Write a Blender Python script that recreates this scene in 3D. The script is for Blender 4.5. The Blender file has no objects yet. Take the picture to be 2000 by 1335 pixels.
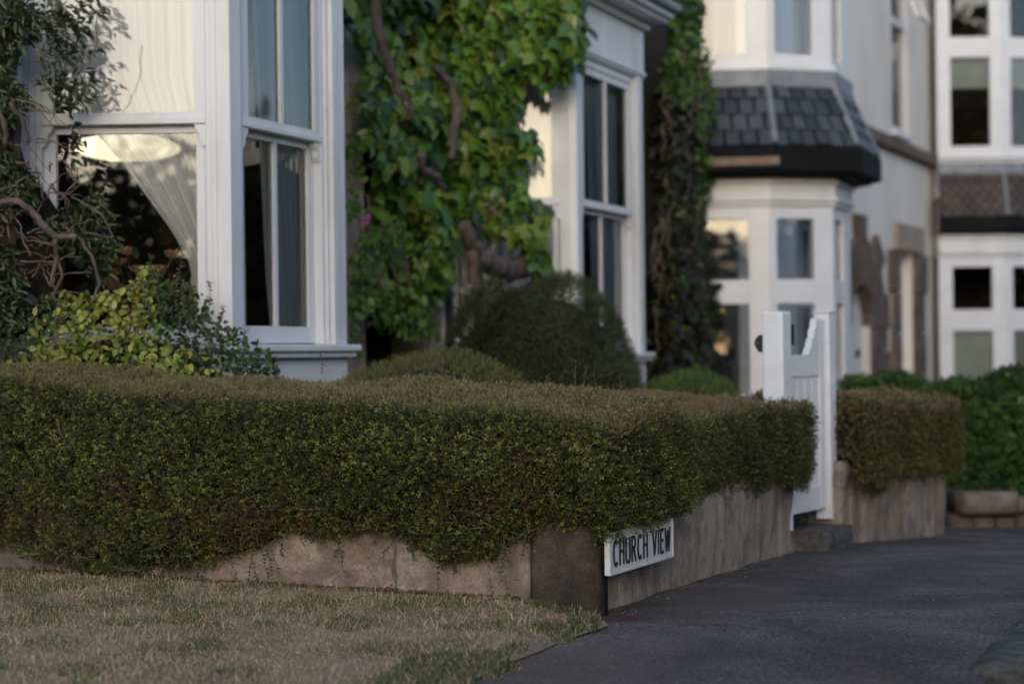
import bpy, math, random
import numpy as np
from mathutils import Vector

random.seed(7)
RNG = np.random.default_rng(7)
SC = bpy.context.scene
COL = SC.collection

# ------------------------------------------------------------------ camera, sky, sun, exposure
FPX = 3300.0                      # focal length in photo pixels (photo 2000 px wide)
CAM_Z = 1.06
ROLL = math.radians(0.7)
cam_d = bpy.data.cameras.new('camera')
cam = bpy.data.objects.new('camera', cam_d)
COL.objects.link(cam)
cam.location = (0, 0, CAM_Z)
cam.rotation_mode = 'QUATERNION'
from mathutils import Euler, Quaternion
cam.rotation_quaternion = Euler((math.pi / 2, 0, 0)).to_quaternion() @ Quaternion((0, 0, 1), -ROLL)
cam_d.sensor_width = 36.0
cam_d.lens = FPX / 2000.0 * 36.0
cam_d.shift_y = 22.5 / 2000.0
cam_d.clip_start = 0.05
cam_d.clip_end = 3000
cam_d.dof.use_dof = True
cam_d.dof.focus_distance = 7.0
cam_d.dof.aperture_fstop = 1.45
cam_d.dof.aperture_blades = 9
SC.camera = cam

SUN_ELEV = math.radians(20.0)
SUN_ROT = math.radians(183.0)
w = bpy.data.worlds.new('World')
SC.world = w
w.use_nodes = True
wn = w.node_tree
bg = wn.nodes['Background']
sky = wn.nodes.new('ShaderNodeTexSky')
sky.sky_type = 'NISHITA'
sky.sun_disc = False
sky.sun_elevation = SUN_ELEV
sky.sun_rotation = SUN_ROT
sky.air_density = 1.0
sky.dust_density = 1.3
sky.ozone_density = 1.6
wn.links.new(sky.outputs[0], bg.inputs[0])
bg.inputs[1].default_value = 0.15

sun_d = bpy.data.lights.new('sun', 'SUN')
sun_d.energy = 0.14
sun_d.angle = math.radians(45)
sun_d.color = (1.0, 0.96, 0.91)
sun = bpy.data.objects.new('sun', sun_d)
COL.objects.link(sun)
sdir = Vector((math.sin(SUN_ROT) * math.cos(SUN_ELEV), math.cos(SUN_ROT) * math.cos(SUN_ELEV), math.sin(SUN_ELEV)))
sun.rotation_mode = 'QUATERNION'
sun.rotation_quaternion = sdir.to_track_quat('Z', 'Y')
sun.location = sdir * 60

SC.view_settings.view_transform = 'Standard'
SC.view_settings.look = 'None'
SC.view_settings.gamma = 1.0
SC.view_settings.use_curve_mapping = False
SC.view_settings.exposure = 0.8
SC.render.engine = 'CYCLES'
SC.cycles.use_denoising = True
SC.cycles.max_bounces = 7
SC.cycles.diffuse_bounces = 3
SC.cycles.glossy_bounces = 3
SC.cycles.transmission_bounces = 3
SC.cycles.transparent_max_bounces = 10
SC.cycles.caustics_reflective = False
SC.cycles.caustics_refractive = False

# ------------------------------------------------------------------ street frame
# s runs along the street (away from the camera), t towards the road, z up
TH = math.radians(24.4)
DX, DY = math.sin(TH), math.cos(TH)
NX, NY = math.cos(TH), -math.sin(TH)

def W(s, t, z=0.0):
    return Vector((s * DX + t * NX, s * DY + t * NY, z))

def ST(x, y):
    return (x * DX + y * DY, x * NX + y * NY)

def WA(s, t, z):
    s = np.asarray(s, float); t = np.asarray(t, float); z = np.asarray(z, float)
    return np.stack([s * DX + t * NX, s * DY + t * NY, z], -1)

def ray(px, py):
    """direction (per metre of depth) of a point of the photograph"""
    u, v = px - 1000.0, 690.0 - py
    c, s_ = math.cos(ROLL), math.sin(ROLL)
    return ((u * c + v * s_) / FPX, (-u * s_ + v * c) / FPX)

def P(px, py, D):
    a, b = ray(px, py)
    return Vector((a * D, D, CAM_Z + b * D))

GS = [-50, 6.5, 9.5, 10.26, 12.4, 16, 60]
GZ = [0, 0, -.09, -.13, -.28, -.45, -.6]
def gz(s):
    return np.interp(s, GS, GZ)

class Frame:
    """a vertical plane: origin o (x, y), horizontal direction u, outward normal n"""
    def __init__(self, o, u, n):
        self.o = np.array(o, float)[:2]
        u = np.array(u, float)[:2]; self.u = u / np.linalg.norm(u)
        n = np.array(n, float)[:2]; n = n - self.u * n.dot(self.u); self.n = n / np.linalg.norm(n)
    def pt(self, a, b, z):
        q = self.o + self.u * a + self.n * b
        return (q[0], q[1], z)
    def hit(self, px, py, b=0.0):
        rx, rz = ray(px, py)
        o = self.o + self.n * b
        # D*(rx,1) = o + a*u
        M = np.array([[rx, -self.u[0]], [1.0, -self.u[1]]])
        D, a = np.linalg.solve(M, o)
        return a, CAM_Z + rz * D

def st_frame(s, t):
    return Frame(W(s, t)[:2], (DX, DY), (NX, NY))

# ------------------------------------------------------------------ object helpers
BASE = {}

def put(o, label=None, cat=None, group=None, kind=None):
    if label: o['label'] = label
    if cat: o['category'] = cat
    if group: o['group'] = group
    if kind: o['kind'] = kind
    return o

def thing(name, label, cat, base, group=None):
    o = bpy.data.objects.new(name, None)
    o.empty_display_size = 0.1
    COL.objects.link(o)
    o.location = base
    BASE[o.name] = np.array(base, float)
    return put(o, label, cat, group)

def setting(name, base=(0, 0, 0)):
    o = bpy.data.objects.new(name, None)
    COL.objects.link(o); o.location = base
    BASE[o.name] = np.array(base, float)
    o['kind'] = 'structure'
    return o

def link(name, me, parent=None, mat=None):
    o = bpy.data.objects.new(name, me)
    COL.objects.link(o)
    if mat is not None and not me.materials:
        me.materials.append(mat)
    if parent is not None:
        o.parent = parent
        BASE[o.name] = BASE[parent.name]
    else:
        BASE[o.name] = np.zeros(3)
    return o

def np_mesh(name, V, F, smooth=False, col=None):
    """V (n,3); F (m,k) same sized faces"""
    V = np.ascontiguousarray(V, np.float32); F = np.ascontiguousarray(F, np.int32)
    me = bpy.data.meshes.new(name)
    m, k = F.shape
    me.vertices.add(len(V)); me.vertices.foreach_set('co', V.ravel())
    me.loops.add(m * k); me.loops.foreach_set('vertex_index', F.ravel())
    me.polygons.add(m)
    me.polygons.foreach_set('loop_start', np.arange(0, m * k, k, dtype=np.int32))
    if col is not None:
        at = me.attributes.new('col', 'FLOAT_COLOR', 'POINT')
        c4 = np.ones((len(V), 4), np.float32); c4[:, :3] = col
        at.data.foreach_set('color', c4.ravel())
    me.update(calc_edges=True)
    if smooth:
        me.polygons.foreach_set('use_smooth', np.ones(m, dtype=bool))
    return me

class MB:
    def __init__(self):
        self.v, self.f = [], []
    def box(self, fr, a0, a1, b0, b1, z0, z1):
        i = len(self.v)
        for z in (z0, z1):
            for a, b in ((a0, b0), (a1, b0), (a1, b1), (a0, b1)):
                self.v.append(fr.pt(a, b, z))
        for q in ((0, 3, 2, 1), (4, 5, 6, 7), (0, 1, 5, 4), (1, 2, 6, 5), (2, 3, 7, 6), (3, 0, 4, 7)):
            self.f.append([i + k for k in q])
        return self
    def prism(self, fr, poly, b0, b1):
        """poly: list of (a, z) in the frame's plane, extruded between offsets b0 and b1"""
        i = len(self.v); n = len(poly)
        for b in (b0, b1):
            for a, z in poly:
                self.v.append(fr.pt(a, b, z))
        self.f.append([i + k for k in range(n)][::-1]); self.f.append([i + n + k for k in range(n)])
        for k in range(n):
            self.f.append([i + k, i + (k + 1) % n, i + n + (k + 1) % n, i + n + k])
        return self
    def plan(self, poly, z0, z1):
        """poly: list of (x, y) extruded between two heights"""
        i = len(self.v); n = len(poly)
        for z in (z0, z1):
            for p in poly:
                self.v.append((p[0], p[1], z))
        self.f.append([i + k for k in range(n)][::-1]); self.f.append([i + n + k for k in range(n)])
        for k in range(n):
            self.f.append([i + k, i + (k + 1) % n, i + n + (k + 1) % n, i + n + k])
        return self
    def tube(self, pts, rad, sides=7):
        pts = [Vector(p) for p in pts]
        i = len(self.v); n = len(pts)
        if not hasattr(rad, '__len__'): rad = [rad] * n
        for k, p in enumerate(pts):
            t = (pts[min(k + 1, n - 1)] - pts[max(k - 1, 0)]).normalized()
            x = t.orthogonal().normalized() if k == 0 else (x - t * x.dot(t)).normalized()
            y = t.cross(x)
            for j in range(sides):
                an = 2 * math.pi * j / sides
                self.v.append(tuple(p + (x * math.cos(an) + y * math.sin(an)) * rad[k]))
        for k in range(n - 1):
            for j in range(sides):
                a, b = i + k * sides + j, i + k * sides + (j + 1) % sides
                self.f.append([a, b, b + sides, a + sides])
        self.f.append([i + j for j in range(sides)][::-1]); self.f.append([i + (n - 1) * sides + j for j in range(sides)])
        return self
    def loft(self, rings, closed=True, caps=True):
        i = len(self.v); n = len(rings[0])
        for r in rings: self.v += [tuple(p) for p in r]
        for k in range(len(rings) - 1):
            for j in range(n if closed else n - 1):
                a, b = i + k * n + j, i + k * n + (j + 1) % n
                self.f.append([a, b, b + n, a + n])
        if caps and closed:
            self.f.append([i + j for j in range(n)][::-1]); self.f.append([i + (len(rings) - 1) * n + j for j in range(n)])
        return self
    def build(self, name, mat, parent=None, smooth=False, bevel=0.0):
        base = BASE[parent.name] if parent is not None else np.zeros(3)
        me = bpy.data.meshes.new(name)
        me.from_pydata([(x - base[0], y - base[1], z - base[2]) for x, y, z in self.v], [], self.f)
        me.update()
        if smooth:
            me.polygons.foreach_set('use_smooth', np.ones(len(me.polygons), dtype=bool))
        o = link(name, me, parent, mat)
        if bevel:
            m = o.modifiers.new('bevel', 'BEVEL'); m.width = bevel; m.segments = 2; m.limit_method = 'ANGLE'
        return o

def nz(p, f, seed=0):
    """smooth noise about -1..1 from sums of sines, p (n,3)"""
    r = np.random.default_rng(seed)
    out = np.zeros(len(p))
    for k in range(6):
        d = r.normal(size=3); d /= np.linalg.norm(d)
        out += np.sin((p @ d) * f * r.uniform(.6, 1.7) + r.uniform(0, 6.28))
    return out / 3.0

def unit(v):
    return v / np.maximum(np.linalg.norm(v, axis=-1, keepdims=True), 1e-9)

# ------------------------------------------------------------------ materials
def mat(name):
    m = bpy.data.materials.new(name); m.use_nodes = True
    nt = m.node_tree
    return m, nt, nt.nodes, nt.links, nt.nodes['Principled BSDF']

def noise(nt, scale, detail=4, rough=.55, vec=None, dist=0.0):
    n = nt.nodes.new('ShaderNodeTexNoise')
    n.inputs['Scale'].default_value = scale; n.inputs['Detail'].default_value = detail
    n.inputs['Roughness'].default_value = rough; n.inputs['Distortion'].default_value = dist
    if vec is not None: nt.links.new(vec, n.inputs['Vector'])
    return n

def ramp(nt, src, stops):
    r = nt.nodes.new('ShaderNodeValToRGB')
    el = r.color_ramp.elements
    while len(el) < len(stops): el.new(.5)
    for e, (p, c) in zip(el, stops):
        e.position = p; e.color = (*c, 1)
    nt.links.new(src, r.inputs[0])
    return r

def coords(nt, mode='Position'):
    if mode == 'Position':
        return nt.nodes.new('ShaderNodeNewGeometry').outputs['Position']
    return nt.nodes.new('ShaderNodeTexCoord').outputs[mode]

def bump(nt, src, strength, dist, bsdf, prev=None):
    b = nt.nodes.new('ShaderNodeBump')
    b.inputs['Strength'].default_value = strength; b.inputs['Distance'].default_value = dist
    nt.links.new(src, b.inputs['Height'])
    if prev is not None: nt.links.new(prev, b.inputs['Normal'])
    nt.links.new(b.outputs[0], bsdf.inputs['Normal'])
    return b.outputs[0]

def simple(name, stops, scale=6, rough=.6, bumps=(), detail=5, spec=.5, stretch=None):
    m, nt, nd, lk, bs = mat(name)
    v = coords(nt)
    if stretch:
        mp = nd.new('ShaderNodeMapping'); mp.inputs['Scale'].default_value = stretch
        lk.new(v, mp.inputs[0]); v = mp.outputs[0]
    n = noise(nt, scale, detail, .6, v)
    r = ramp(nt, n.outputs['Fac'], stops)
    lk.new(r.outputs[0], bs.inputs['Base Color'])
    bs.inputs['Roughness'].default_value = rough
    bs.inputs['Specular IOR Level'].default_value = spec
    pv = None
    for sc, st, di in bumps:
        pv = bump(nt, noise(nt, sc, 6, .65, v).outputs['Fac'], st, di, bs, pv)
    return m

def leafmat(name, rough=.45, trans=.25, spec=.35):
    m, nt, nd, lk, bs = mat(name)
    a = nd.new('ShaderNodeAttribute'); a.attribute_name = 'col'
    lk.new(a.outputs['Color'], bs.inputs['Base Color'])
    bs.inputs['Roughness'].default_value = rough
    bs.inputs['Specular IOR Level'].default_value = spec
    tr = nd.new('ShaderNodeBsdfTranslucent')
    hs = nd.new('ShaderNodeHueSaturation'); hs.inputs['Saturation'].default_value = 1.15; hs.inputs['Value'].default_value = 1.3
    lk.new(a.outputs['Color'], hs.inputs['Color']); lk.new(hs.outputs[0], tr.inputs[0])
    mx = nd.new('ShaderNodeMixShader'); mx.inputs[0].default_value = trans
    lk.new(bs.outputs[0], mx.inputs[1]); lk.new(tr.outputs[0], mx.inputs[2])
    lk.new(mx.outputs[0], nd['Material Output'].inputs[0])
    return m

M = {}
M['white'] = simple('white_paint', [(.26, (.47, .465, .45)), (.40, (.61, .615, .62)), (.62, (.685, .695, .715))], 3.5, .42, [(45, .2, .003)], detail=8, stretch=(1, 1, .3))
M['gate_white'] = simple('gate_paint', [(.3, (.68, .69, .70)), (.65, (.76, .77, .79))], 5, .4, [(60, .1, .001)])
M['render_white'] = simple('white_render', [(.3, (.55, .55, .54)), (.65, (.74, .74, .73))], 1.6, .8, [(60, .4, .004)])
M['cream'] = simple('cream_render', [(.3, (.58, .55, .51)), (.65, (.72, .69, .645))], .9, .85, [(45, .4, .004)], stretch=(1, 1, .35))
M['upvc'] = simple('white_window_frame', [(.3, (.62, .63, .66)), (.7, (.70, .71, .74))], 3, .35)
M['lead'] = simple('lead_flashing', [(.3, (.13, .15, .18)), (.7, (.24, .26, .29))], 5, .5, [(20, .2, .004)])
M['slate'] = simple('slate', [(.25, (.035, .037, .045)), (.5, (.065, .07, .082)), (.75, (.10, .105, .115))], 3.2, .5, [(30, .3, .004)])
M['tile'] = simple('brown_tile', [(.3, (.06, .045, .04)), (.7, (.13, .10, .085))], 4, .75, [(30, .3, .004)])
M['black'] = simple('black_gutter_paint', [(.3, (.005, .005, .0055)), (.7, (.011, .011, .012))], 5, .7, spec=.12)
M['wood'] = simple('weathered_board', [(.3, (.16, .11, .08)), (.7, (.28, .21, .16))], 6, .8)
M['iron'] = simple('black_iron', [(.3, (.008, .008, .008)), (.7, (.02, .019, .018))], 30, .5)
M['doorstone'] = simple('brown_stone', [(.25, (.055, .045, .038)), (.55, (.14, .105, .08)), (.8, (.24, .185, .14))], 3.5, .9, [(25, .6, .015)])
M['tanstone'] = simple('tan_stone', [(.3, (.26, .20, .155)), (.7, (.38, .31, .25))], 4, .9, [(30, .5, .01)])
M['darkwood'] = simple('dark_door', [(.3, (.018, .014, .012)), (.7, (.04, .03, .026))], 6, .5)
M['soil'] = simple('soil', [(.3, (.03, .022, .016)), (.7, (.08, .06, .045))], 9, .95, [(30, 1, .03)])
M['bark'] = simple('bark', [(.3, (.05, .038, .031)), (.7, (.15, .112, .092))], 14, .9, [(40, .8, .01)], stretch=(1, 1, .4))
M['twig'] = simple('twig', [(.3, (.07, .045, .032)), (.7, (.20, .14, .10))], 18, .85)
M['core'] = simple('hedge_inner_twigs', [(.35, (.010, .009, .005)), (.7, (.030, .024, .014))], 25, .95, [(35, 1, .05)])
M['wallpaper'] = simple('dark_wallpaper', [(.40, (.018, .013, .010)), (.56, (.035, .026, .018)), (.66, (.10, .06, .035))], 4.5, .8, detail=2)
M['ceiling'] = simple('room_ceiling', [(.3, (.3, .28, .26)), (.7, (.36, .34, .31))], 3, .9)
M['lamp_body'] = simple('lamp_cap', [(.3, (.25, .2, .13)), (.7, (.4, .33, .22))], 10, .4)  # for the made-up hanger of the glowing oval
M['terracotta'] = simple('vase', [(.3, (.06, .05, .05)), (.7, (.12, .10, .09))], 10, .4)
M['blind'] = simple('blind', [(.3, (.30, .36, .36)), (.7, (.40, .46, .46))], 3, .7)
M['leaf'] = leafmat('small_leaf')
M['leaf_gloss'] = leafmat('creeper_leaf', .32, .22, .45)
M['needle'] = leafmat('needle', .6, .15, .25)
M['petal'] = leafmat('petal', .6, .3, .2)
M['grass'] = leafmat('grass_blade', .6, .3, .2)

def curtain_mat(nm, see):
    m, nt, nd, lk, bs = mat(nm)
    bs.inputs['Base Color'].default_value = (.93, .93, .92, 1); bs.inputs['Roughness'].default_value = .9
    tr = nd.new('ShaderNodeBsdfTranslucent'); tr.inputs[0].default_value = (.8, .78, .74, 1)
    tp = nd.new('ShaderNodeBsdfTransparent')
    a = nd.new('ShaderNodeMixShader'); a.inputs[0].default_value = .22
    lk.new(bs.outputs[0], a.inputs[1]); lk.new(tr.outputs[0], a.inputs[2])
    b = nd.new('ShaderNodeMixShader'); b.inputs[0].default_value = see
    lk.new(a.outputs[0], b.inputs[1]); lk.new(tp.outputs[0], b.inputs[2])
    lk.new(b.outputs[0], nd['Material Output'].inputs[0])
    return m
M['sheer'] = curtain_mat('sheer_curtain', .42)
M['net'] = curtain_mat('net_curtain', .10)

def pane_mat(name, ior, tint):
    m, nt, nd, lk, bs = mat(name)
    fr = nd.new('ShaderNodeFresnel'); fr.inputs[0].default_value = ior
    tp = nd.new('ShaderNodeBsdfTransparent'); tp.inputs[0].default_value = (*tint, 1)
    gl = nd.new('ShaderNodeBsdfGlossy'); gl.inputs['Roughness'].default_value = .0
    gl.inputs[0].default_value = (1, 1, 1, 1)
    v = coords(nt)
    b = nd.new('ShaderNodeBump'); b.inputs['Strength'].default_value = .06; b.inputs['Distance'].default_value = .02
    lk.new(noise(nt, 2.2, 1, .5, v).outputs['Fac'], b.inputs['Height'])
    lk.new(b.outputs[0], gl.inputs['Normal'])
    mx = nd.new('ShaderNodeMixShader')
    lk.new(fr.outputs[0], mx.inputs[0]); lk.new(tp.outputs[0], mx.inputs[1]); lk.new(gl.outputs[0], mx.inputs[2])
    lk.new(mx.outputs[0], nd['Material Output'].inputs[0])
    return m
M['pane'] = pane_mat('old_window_glass', 1.75, (.93, .95, .94))

def glow_mat():  # emission stands in for a pale oval mirrored in the near bay glass
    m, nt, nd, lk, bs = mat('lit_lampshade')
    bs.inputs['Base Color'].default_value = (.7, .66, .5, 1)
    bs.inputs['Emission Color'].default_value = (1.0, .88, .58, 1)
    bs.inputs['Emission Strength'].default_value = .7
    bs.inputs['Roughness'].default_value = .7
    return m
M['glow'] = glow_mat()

def stone_mat(name, dark, mid, pale, sc=3.0, streak=False):
    m, nt, nd, lk, bs = mat(name)
    v = coords(nt)
    vv = v
    if streak:
        mp = nd.new('ShaderNodeMapping'); mp.inputs['Scale'].default_value = (1, 1, .22)
        lk.new(v, mp.inputs[0]); vv = mp.outputs[0]
    n1 = noise(nt, sc, 6, .62, vv, .3)
    r1 = ramp(nt, n1.outputs['Fac'], [(.28, dark), (.5, mid), (.72, pale)])
    n2 = noise(nt, 90, 3, .6, v)
    r2 = ramp(nt, n2.outputs['Fac'], [(.3, (.72, .72, .72)), (.7, (1.12, 1.12, 1.12))])
    mx = nd.new('ShaderNodeMix'); mx.data_type = 'RGBA'; mx.blend_type = 'MULTIPLY'; mx.inputs[0].default_value = 1
    lk.new(r1.outputs[0], mx.inputs[6]); lk.new(r2.outputs[0], mx.inputs[7])
    # dark lichen blotches
    n3 = noise(nt, 5.5, 5, .7, v)
    r3 = ramp(nt, n3.outputs['Fac'], [(.50, (0, 0, 0)), (.60, (.62, .62, .62))])
    mx2 = nd.new('ShaderNodeMix'); mx2.data_type = 'RGBA'
    lk.new(r3.outputs[0], mx2.inputs[0]); lk.new(mx.outputs[2], mx2.inputs[6]); mx2.inputs[7].default_value = (*[c * .42 for c in mid], 1)
    lk.new(mx2.outputs[2], bs.inputs['Base Color'])
    bs.inputs['Roughness'].default_value = .92
    bs.inputs['Specular IOR Level'].default_value = .2
    p = bump(nt, noise(nt, 11, 7, .75, vv).outputs['Fac'], .9, .04, bs)
    bump(nt, n2.outputs['Fac'], .5, .004, bs, p)
    return m
M['stone_front'] = stone_mat('sandstone_pink', (.19, .14, .112), (.42, .315, .255), (.66, .54, .45), 5.0)
M['stone_corner'] = stone_mat('sandstone_sooty', (.030, .027, .024), (.085, .068, .054), (.18, .135, .098), 3.4)
M['stone_side'] = stone_mat('sandstone_grey', (.17, .14, .11), (.33, .275, .225), (.47, .40, .335), 6.0, True)
M['stone_cap'] = stone_mat('coping_stone', (.16, .12, .09), (.27, .215, .165), (.36, .30, .24))
M['mortar'] = simple('mortar', [(.3, (.09, .075, .06)), (.7, (.2, .17, .14))], 10, .95, [(40, .8, .01)])

def asphalt():
    m, nt, nd, lk, bs = mat('asphalt')
    v = coords(nt)
    def mixc(fac, a, b, mode='MIX'):
        x = nd.new('ShaderNodeMix'); x.data_type = 'RGBA'; x.blend_type = mode
        if isinstance(fac, float): x.inputs[0].default_value = fac
        else: lk.new(fac, x.inputs[0])
        for i, q in ((6, a), (7, b)):
            if isinstance(q, tuple): x.inputs[i].default_value = (*q, 1)
            else: lk.new(q, x.inputs[i])
        return x.outputs[2]
    n1 = noise(nt, 1.3, 6, .62, v, .4)
    c = ramp(nt, n1.outputs['Fac'], [(.28, (.052, .047, .043)), (.5, (.098, .087, .078)), (.72, (.172, .150, .132))]).outputs[0]
    n2 = noise(nt, 75, 3, .7, v)
    c = mixc(1.0, c, ramp(nt, n2.outputs['Fac'], [(.3, (.45, .45, .45)), (.52, (1, 1, 1)), (.72, (2.1, 2.05, 2.0))]).outputs[0], 'MULTIPLY')
    n2b = noise(nt, 190, 2, .6, v)
    c = mixc(1.0, c, ramp(nt, n2b.outputs['Fac'], [(.35, (.6, .6, .6)), (.65, (1.45, 1.45, 1.45))]).outputs[0], 'MULTIPLY')
    n3 = noise(nt, .8, 5, .6, v, .8)
    c = mixc(ramp(nt, n3.outputs['Fac'], [(.5, (0, 0, 0)), (.66, (.85, .85, .85))]).outputs[0], c, (.125, .088, .076))
    # a reddish stain beside the corner stone
    vm = nd.new('ShaderNodeVectorMath'); vm.operation = 'DISTANCE'
    nv = nd.new('ShaderNodeVectorMath'); nv.operation = 'MULTIPLY_ADD'
    lk.new(noise(nt, 9, 4, .6, v).outputs['Color'], nv.inputs[0]); nv.inputs[1].default_value = (.16, .16, 0); lk.new(v, nv.inputs[2])
    lk.new(nv.outputs[0], vm.inputs[0]); vm.inputs[1].default_value = (.52, 6.85, 0)
    c = mixc(ramp(nt, vm.outputs['Value'], [(.06, (.8, .8, .8)), (.15, (0, 0, 0))]).outputs[0], c, (.095, .045, .042))
    # cracks
    wv = nd.new('ShaderNodeVectorMath'); wv.operation = 'MULTIPLY_ADD'
    lk.new(noise(nt, 4, 5, .7, v).outputs['Color'], wv.inputs[0]); wv.inputs[1].default_value = (.35, .35, 0); lk.new(v, wv.inputs[2])
    vo = nd.new('ShaderNodeTexVoronoi'); vo.feature = 'DISTANCE_TO_EDGE'; vo.inputs['Scale'].default_value = .42
    lk.new(wv.outputs[0], vo.inputs['Vector'])
    ck0 = ramp(nt, vo.outputs['Distance'], [(.0, (.8, .8, .8)), (.0045, (0, 0, 0))]).outputs[0]
    ckm = ramp(nt, noise(nt, 1.7, 3, .6, v).outputs['Fac'], [(.45, (0, 0, 0)), (.6, (1, 1, 1))]).outputs[0]
    ck = mixc(1.0, ck0, ckm, 'MULTIPLY')
    c = mixc(ck, c, (.018, .015, .012))
    lk.new(c, bs.inputs['Base Color'])
    bs.inputs['Roughness'].default_value = .88
    bs.inputs['Specular IOR Level'].default_value = .12
    p = bump(nt, noise(nt, 5, 6, .65, v).outputs['Fac'], .7, .05, bs)
    p = bump(nt, n2.outputs['Fac'], .9, .012, bs, p)
    iv = nd.new('ShaderNodeInvert'); lk.new(ck, iv.inputs['Color'])
    bump(nt, iv.outputs[0], .8, .01, bs, p)
    return m
M['asphalt'] = asphalt()
M['kerb'] = stone_mat('granite_kerb', (.045, .043, .038), (.11, .105, .095), (.22, .215, .20), 22.0)

def verge_mat():
    m, nt, nd, lk, bs = mat('dry_verge')
    v = coords(nt)
    n1 = noise(nt, 2.2, 6, .62, v)
    r1 = ramp(nt, n1.outputs['Fac'], [(.30, (.11, .097, .048)), (.44, (.26, .195, .118)), (.6, (.40, .30, .195)), (.8, (.48, .38, .27))])
    n2 = noise(nt, 60, 4, .7, v)
    r2 = ramp(nt, n2.outputs['Fac'], [(.3, (.5, .5, .5)), (.7, (1.2, 1.2, 1.2))])
    mx = nd.new('ShaderNodeMix'); mx.data_type = 'RGBA'; mx.blend_type = 'MULTIPLY'; mx.inputs[0].default_value = 1
    lk.new(r1.outputs[0], mx.inputs[6]); lk.new(r2.outputs[0], mx.inputs[7])
    lk.new(mx.outputs[2], bs.inputs['Base Color'])
    bs.inputs['Roughness'].default_value = .95
    bump(nt, n2.outputs['Fac'], 1, .02, bs)
    return m
M['verge'] = verge_mat()

# ------------------------------------------------------------------ leaf clouds
def tmpl(leaves):
    """leaves: list of (V, F) -> one template V, F"""
    V, F, n = [], [], 0
    for v, f in leaves:
        V.append(np.array(v, float)); F.append(np.array(f, int) + n); n += len(v)
    return np.concatenate(V), np.concatenate(F)

DIAMOND = (np.array([(0, 0, 0), (.5, .27, .09), (1, 0, -.04), (.5, -.27, .09)], float), np.array([(0, 2, 1), (0, 3, 2)]))
OVAL = (np.array([(0, 0, 0), (.28, .27, .07), (.72, .26, .05), (1, 0, -.08), (.72, -.26, .05), (.28, -.27, .07)], float),
        np.array([(0, 2, 1), (0, 3, 2), (0, 4, 3), (0, 5, 4)]))

def frames(x, n):
    x = unit(x); z = unit(n - x * np.sum(n * x, -1, keepdims=True)); y = np.cross(z, x)
    return x, y, z

def cloud_mesh(name, T, pos, x, n, scale, col, base, vfac=None, smooth=False):
    V, F = T
    x, y, z = frames(x, n)
    k = len(V); N = len(pos)
    s = np.asarray(scale, float).reshape(-1, 1, 1)
    P_ = pos[:, None, :] + s * (V[None, :, 0:1] * x[:, None] + V[None, :, 1:2] * y[:, None] + V[None, :, 2:3] * z[:, None])
    P_ = P_ - np.asarray(base)
    C = np.repeat(np.asarray(col)[:, None, :], k, 1)
    if vfac is not None: C = C * vfac[None]
    FF = F[None] + (np.arange(N) * k)[:, None, None]
    return np_mesh(name, P_.reshape(-1, 3), FF.reshape(-1, F.shape[1]), smooth, C.reshape(-1, 3))

def cloud(name, parent, T, pos, x, n, scale, col, m, vfac=None, stuff=True):
    me = cloud_mesh(name, T, pos, x, n, scale, col, BASE[parent.name], vfac)
    o = link(name, me, parent, m)
    if stuff: o['kind'] = 'stuff'
    return o

def sprig(npairs=5, leaf=.27, ang=55, seed=1, shape=DIAMOND):
    r = np.random.default_rng(seed)
    out, fac = [], []
    lv, lf = shape
    for i in range(npairs):
        px = .08 + .82 * i / (npairs - 1)
        roll = (i % 2) * 90 + r.uniform(-25, 25)
        for sgn in (0, 180):
            an = math.radians(ang + r.uniform(-15, 15)); ro = math.radians(roll + sgn)
            ax = np.array([math.cos(an), math.sin(an) * math.cos(ro), math.sin(an) * math.sin(ro)])
            nn = np.array([math.sin(an), -math.cos(an) * math.cos(ro), -math.cos(an) * math.sin(ro)])
            yy = np.cross(nn, ax)
            L = leaf * r.uniform(.75, 1.2) * (1 - .25 * i / npairs)
            v = np.array([px, 0, 0]) + L * (lv[:, 0:1] * ax + lv[:, 1:2] * yy + lv[:, 2:3] * nn)
            out.append((v, lf))
            g = (.72 + .5 * i / npairs) * r.uniform(.75, 1.25)
            fac.append(np.full((len(v), 3), g))
    v = np.array([.95, 0, 0]) + leaf * .8 * lv
    out.append((v, lf)); fac.append(np.full((len(v), 3), 1.25))
    return tmpl(out), np.concatenate(fac)

def pick(cols, probs, n, var=.18):
    cols = np.array(cols, float); idx = RNG.choice(len(cols), n, p=np.array(probs) / sum(probs))
    c = cols[idx] * RNG.uniform(1 - var, 1 + var, (n, 1)) * RNG.uniform(.93, 1.07, (n, 3))
    return c

def jit(n, a):
    return RNG.normal(size=(n, 3)) * a

# ------------------------------------------------------------------ ground, pavement, road, verge
def grid_sheet(name, s0, s1, t0, t1, ns, nt_, zf, m):
    S, T_ = np.meshgrid(np.linspace(s0, s1, ns), np.linspace(t0, t1, nt_), indexing='ij')
    V = WA(S.ravel(), T_.ravel(), zf(S.ravel(), T_.ravel()))
    i = np.arange(ns * nt_).reshape(ns, nt_)
    F = np.stack([i[:-1, :-1], i[1:, :-1], i[1:, 1:], i[:-1, 1:]], -1).reshape(-1, 4)[:, ::-1]
    me = np_mesh(name, V, F, True)
    o = link(name, me, None, m); o['kind'] = 'structure'
    return o

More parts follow.
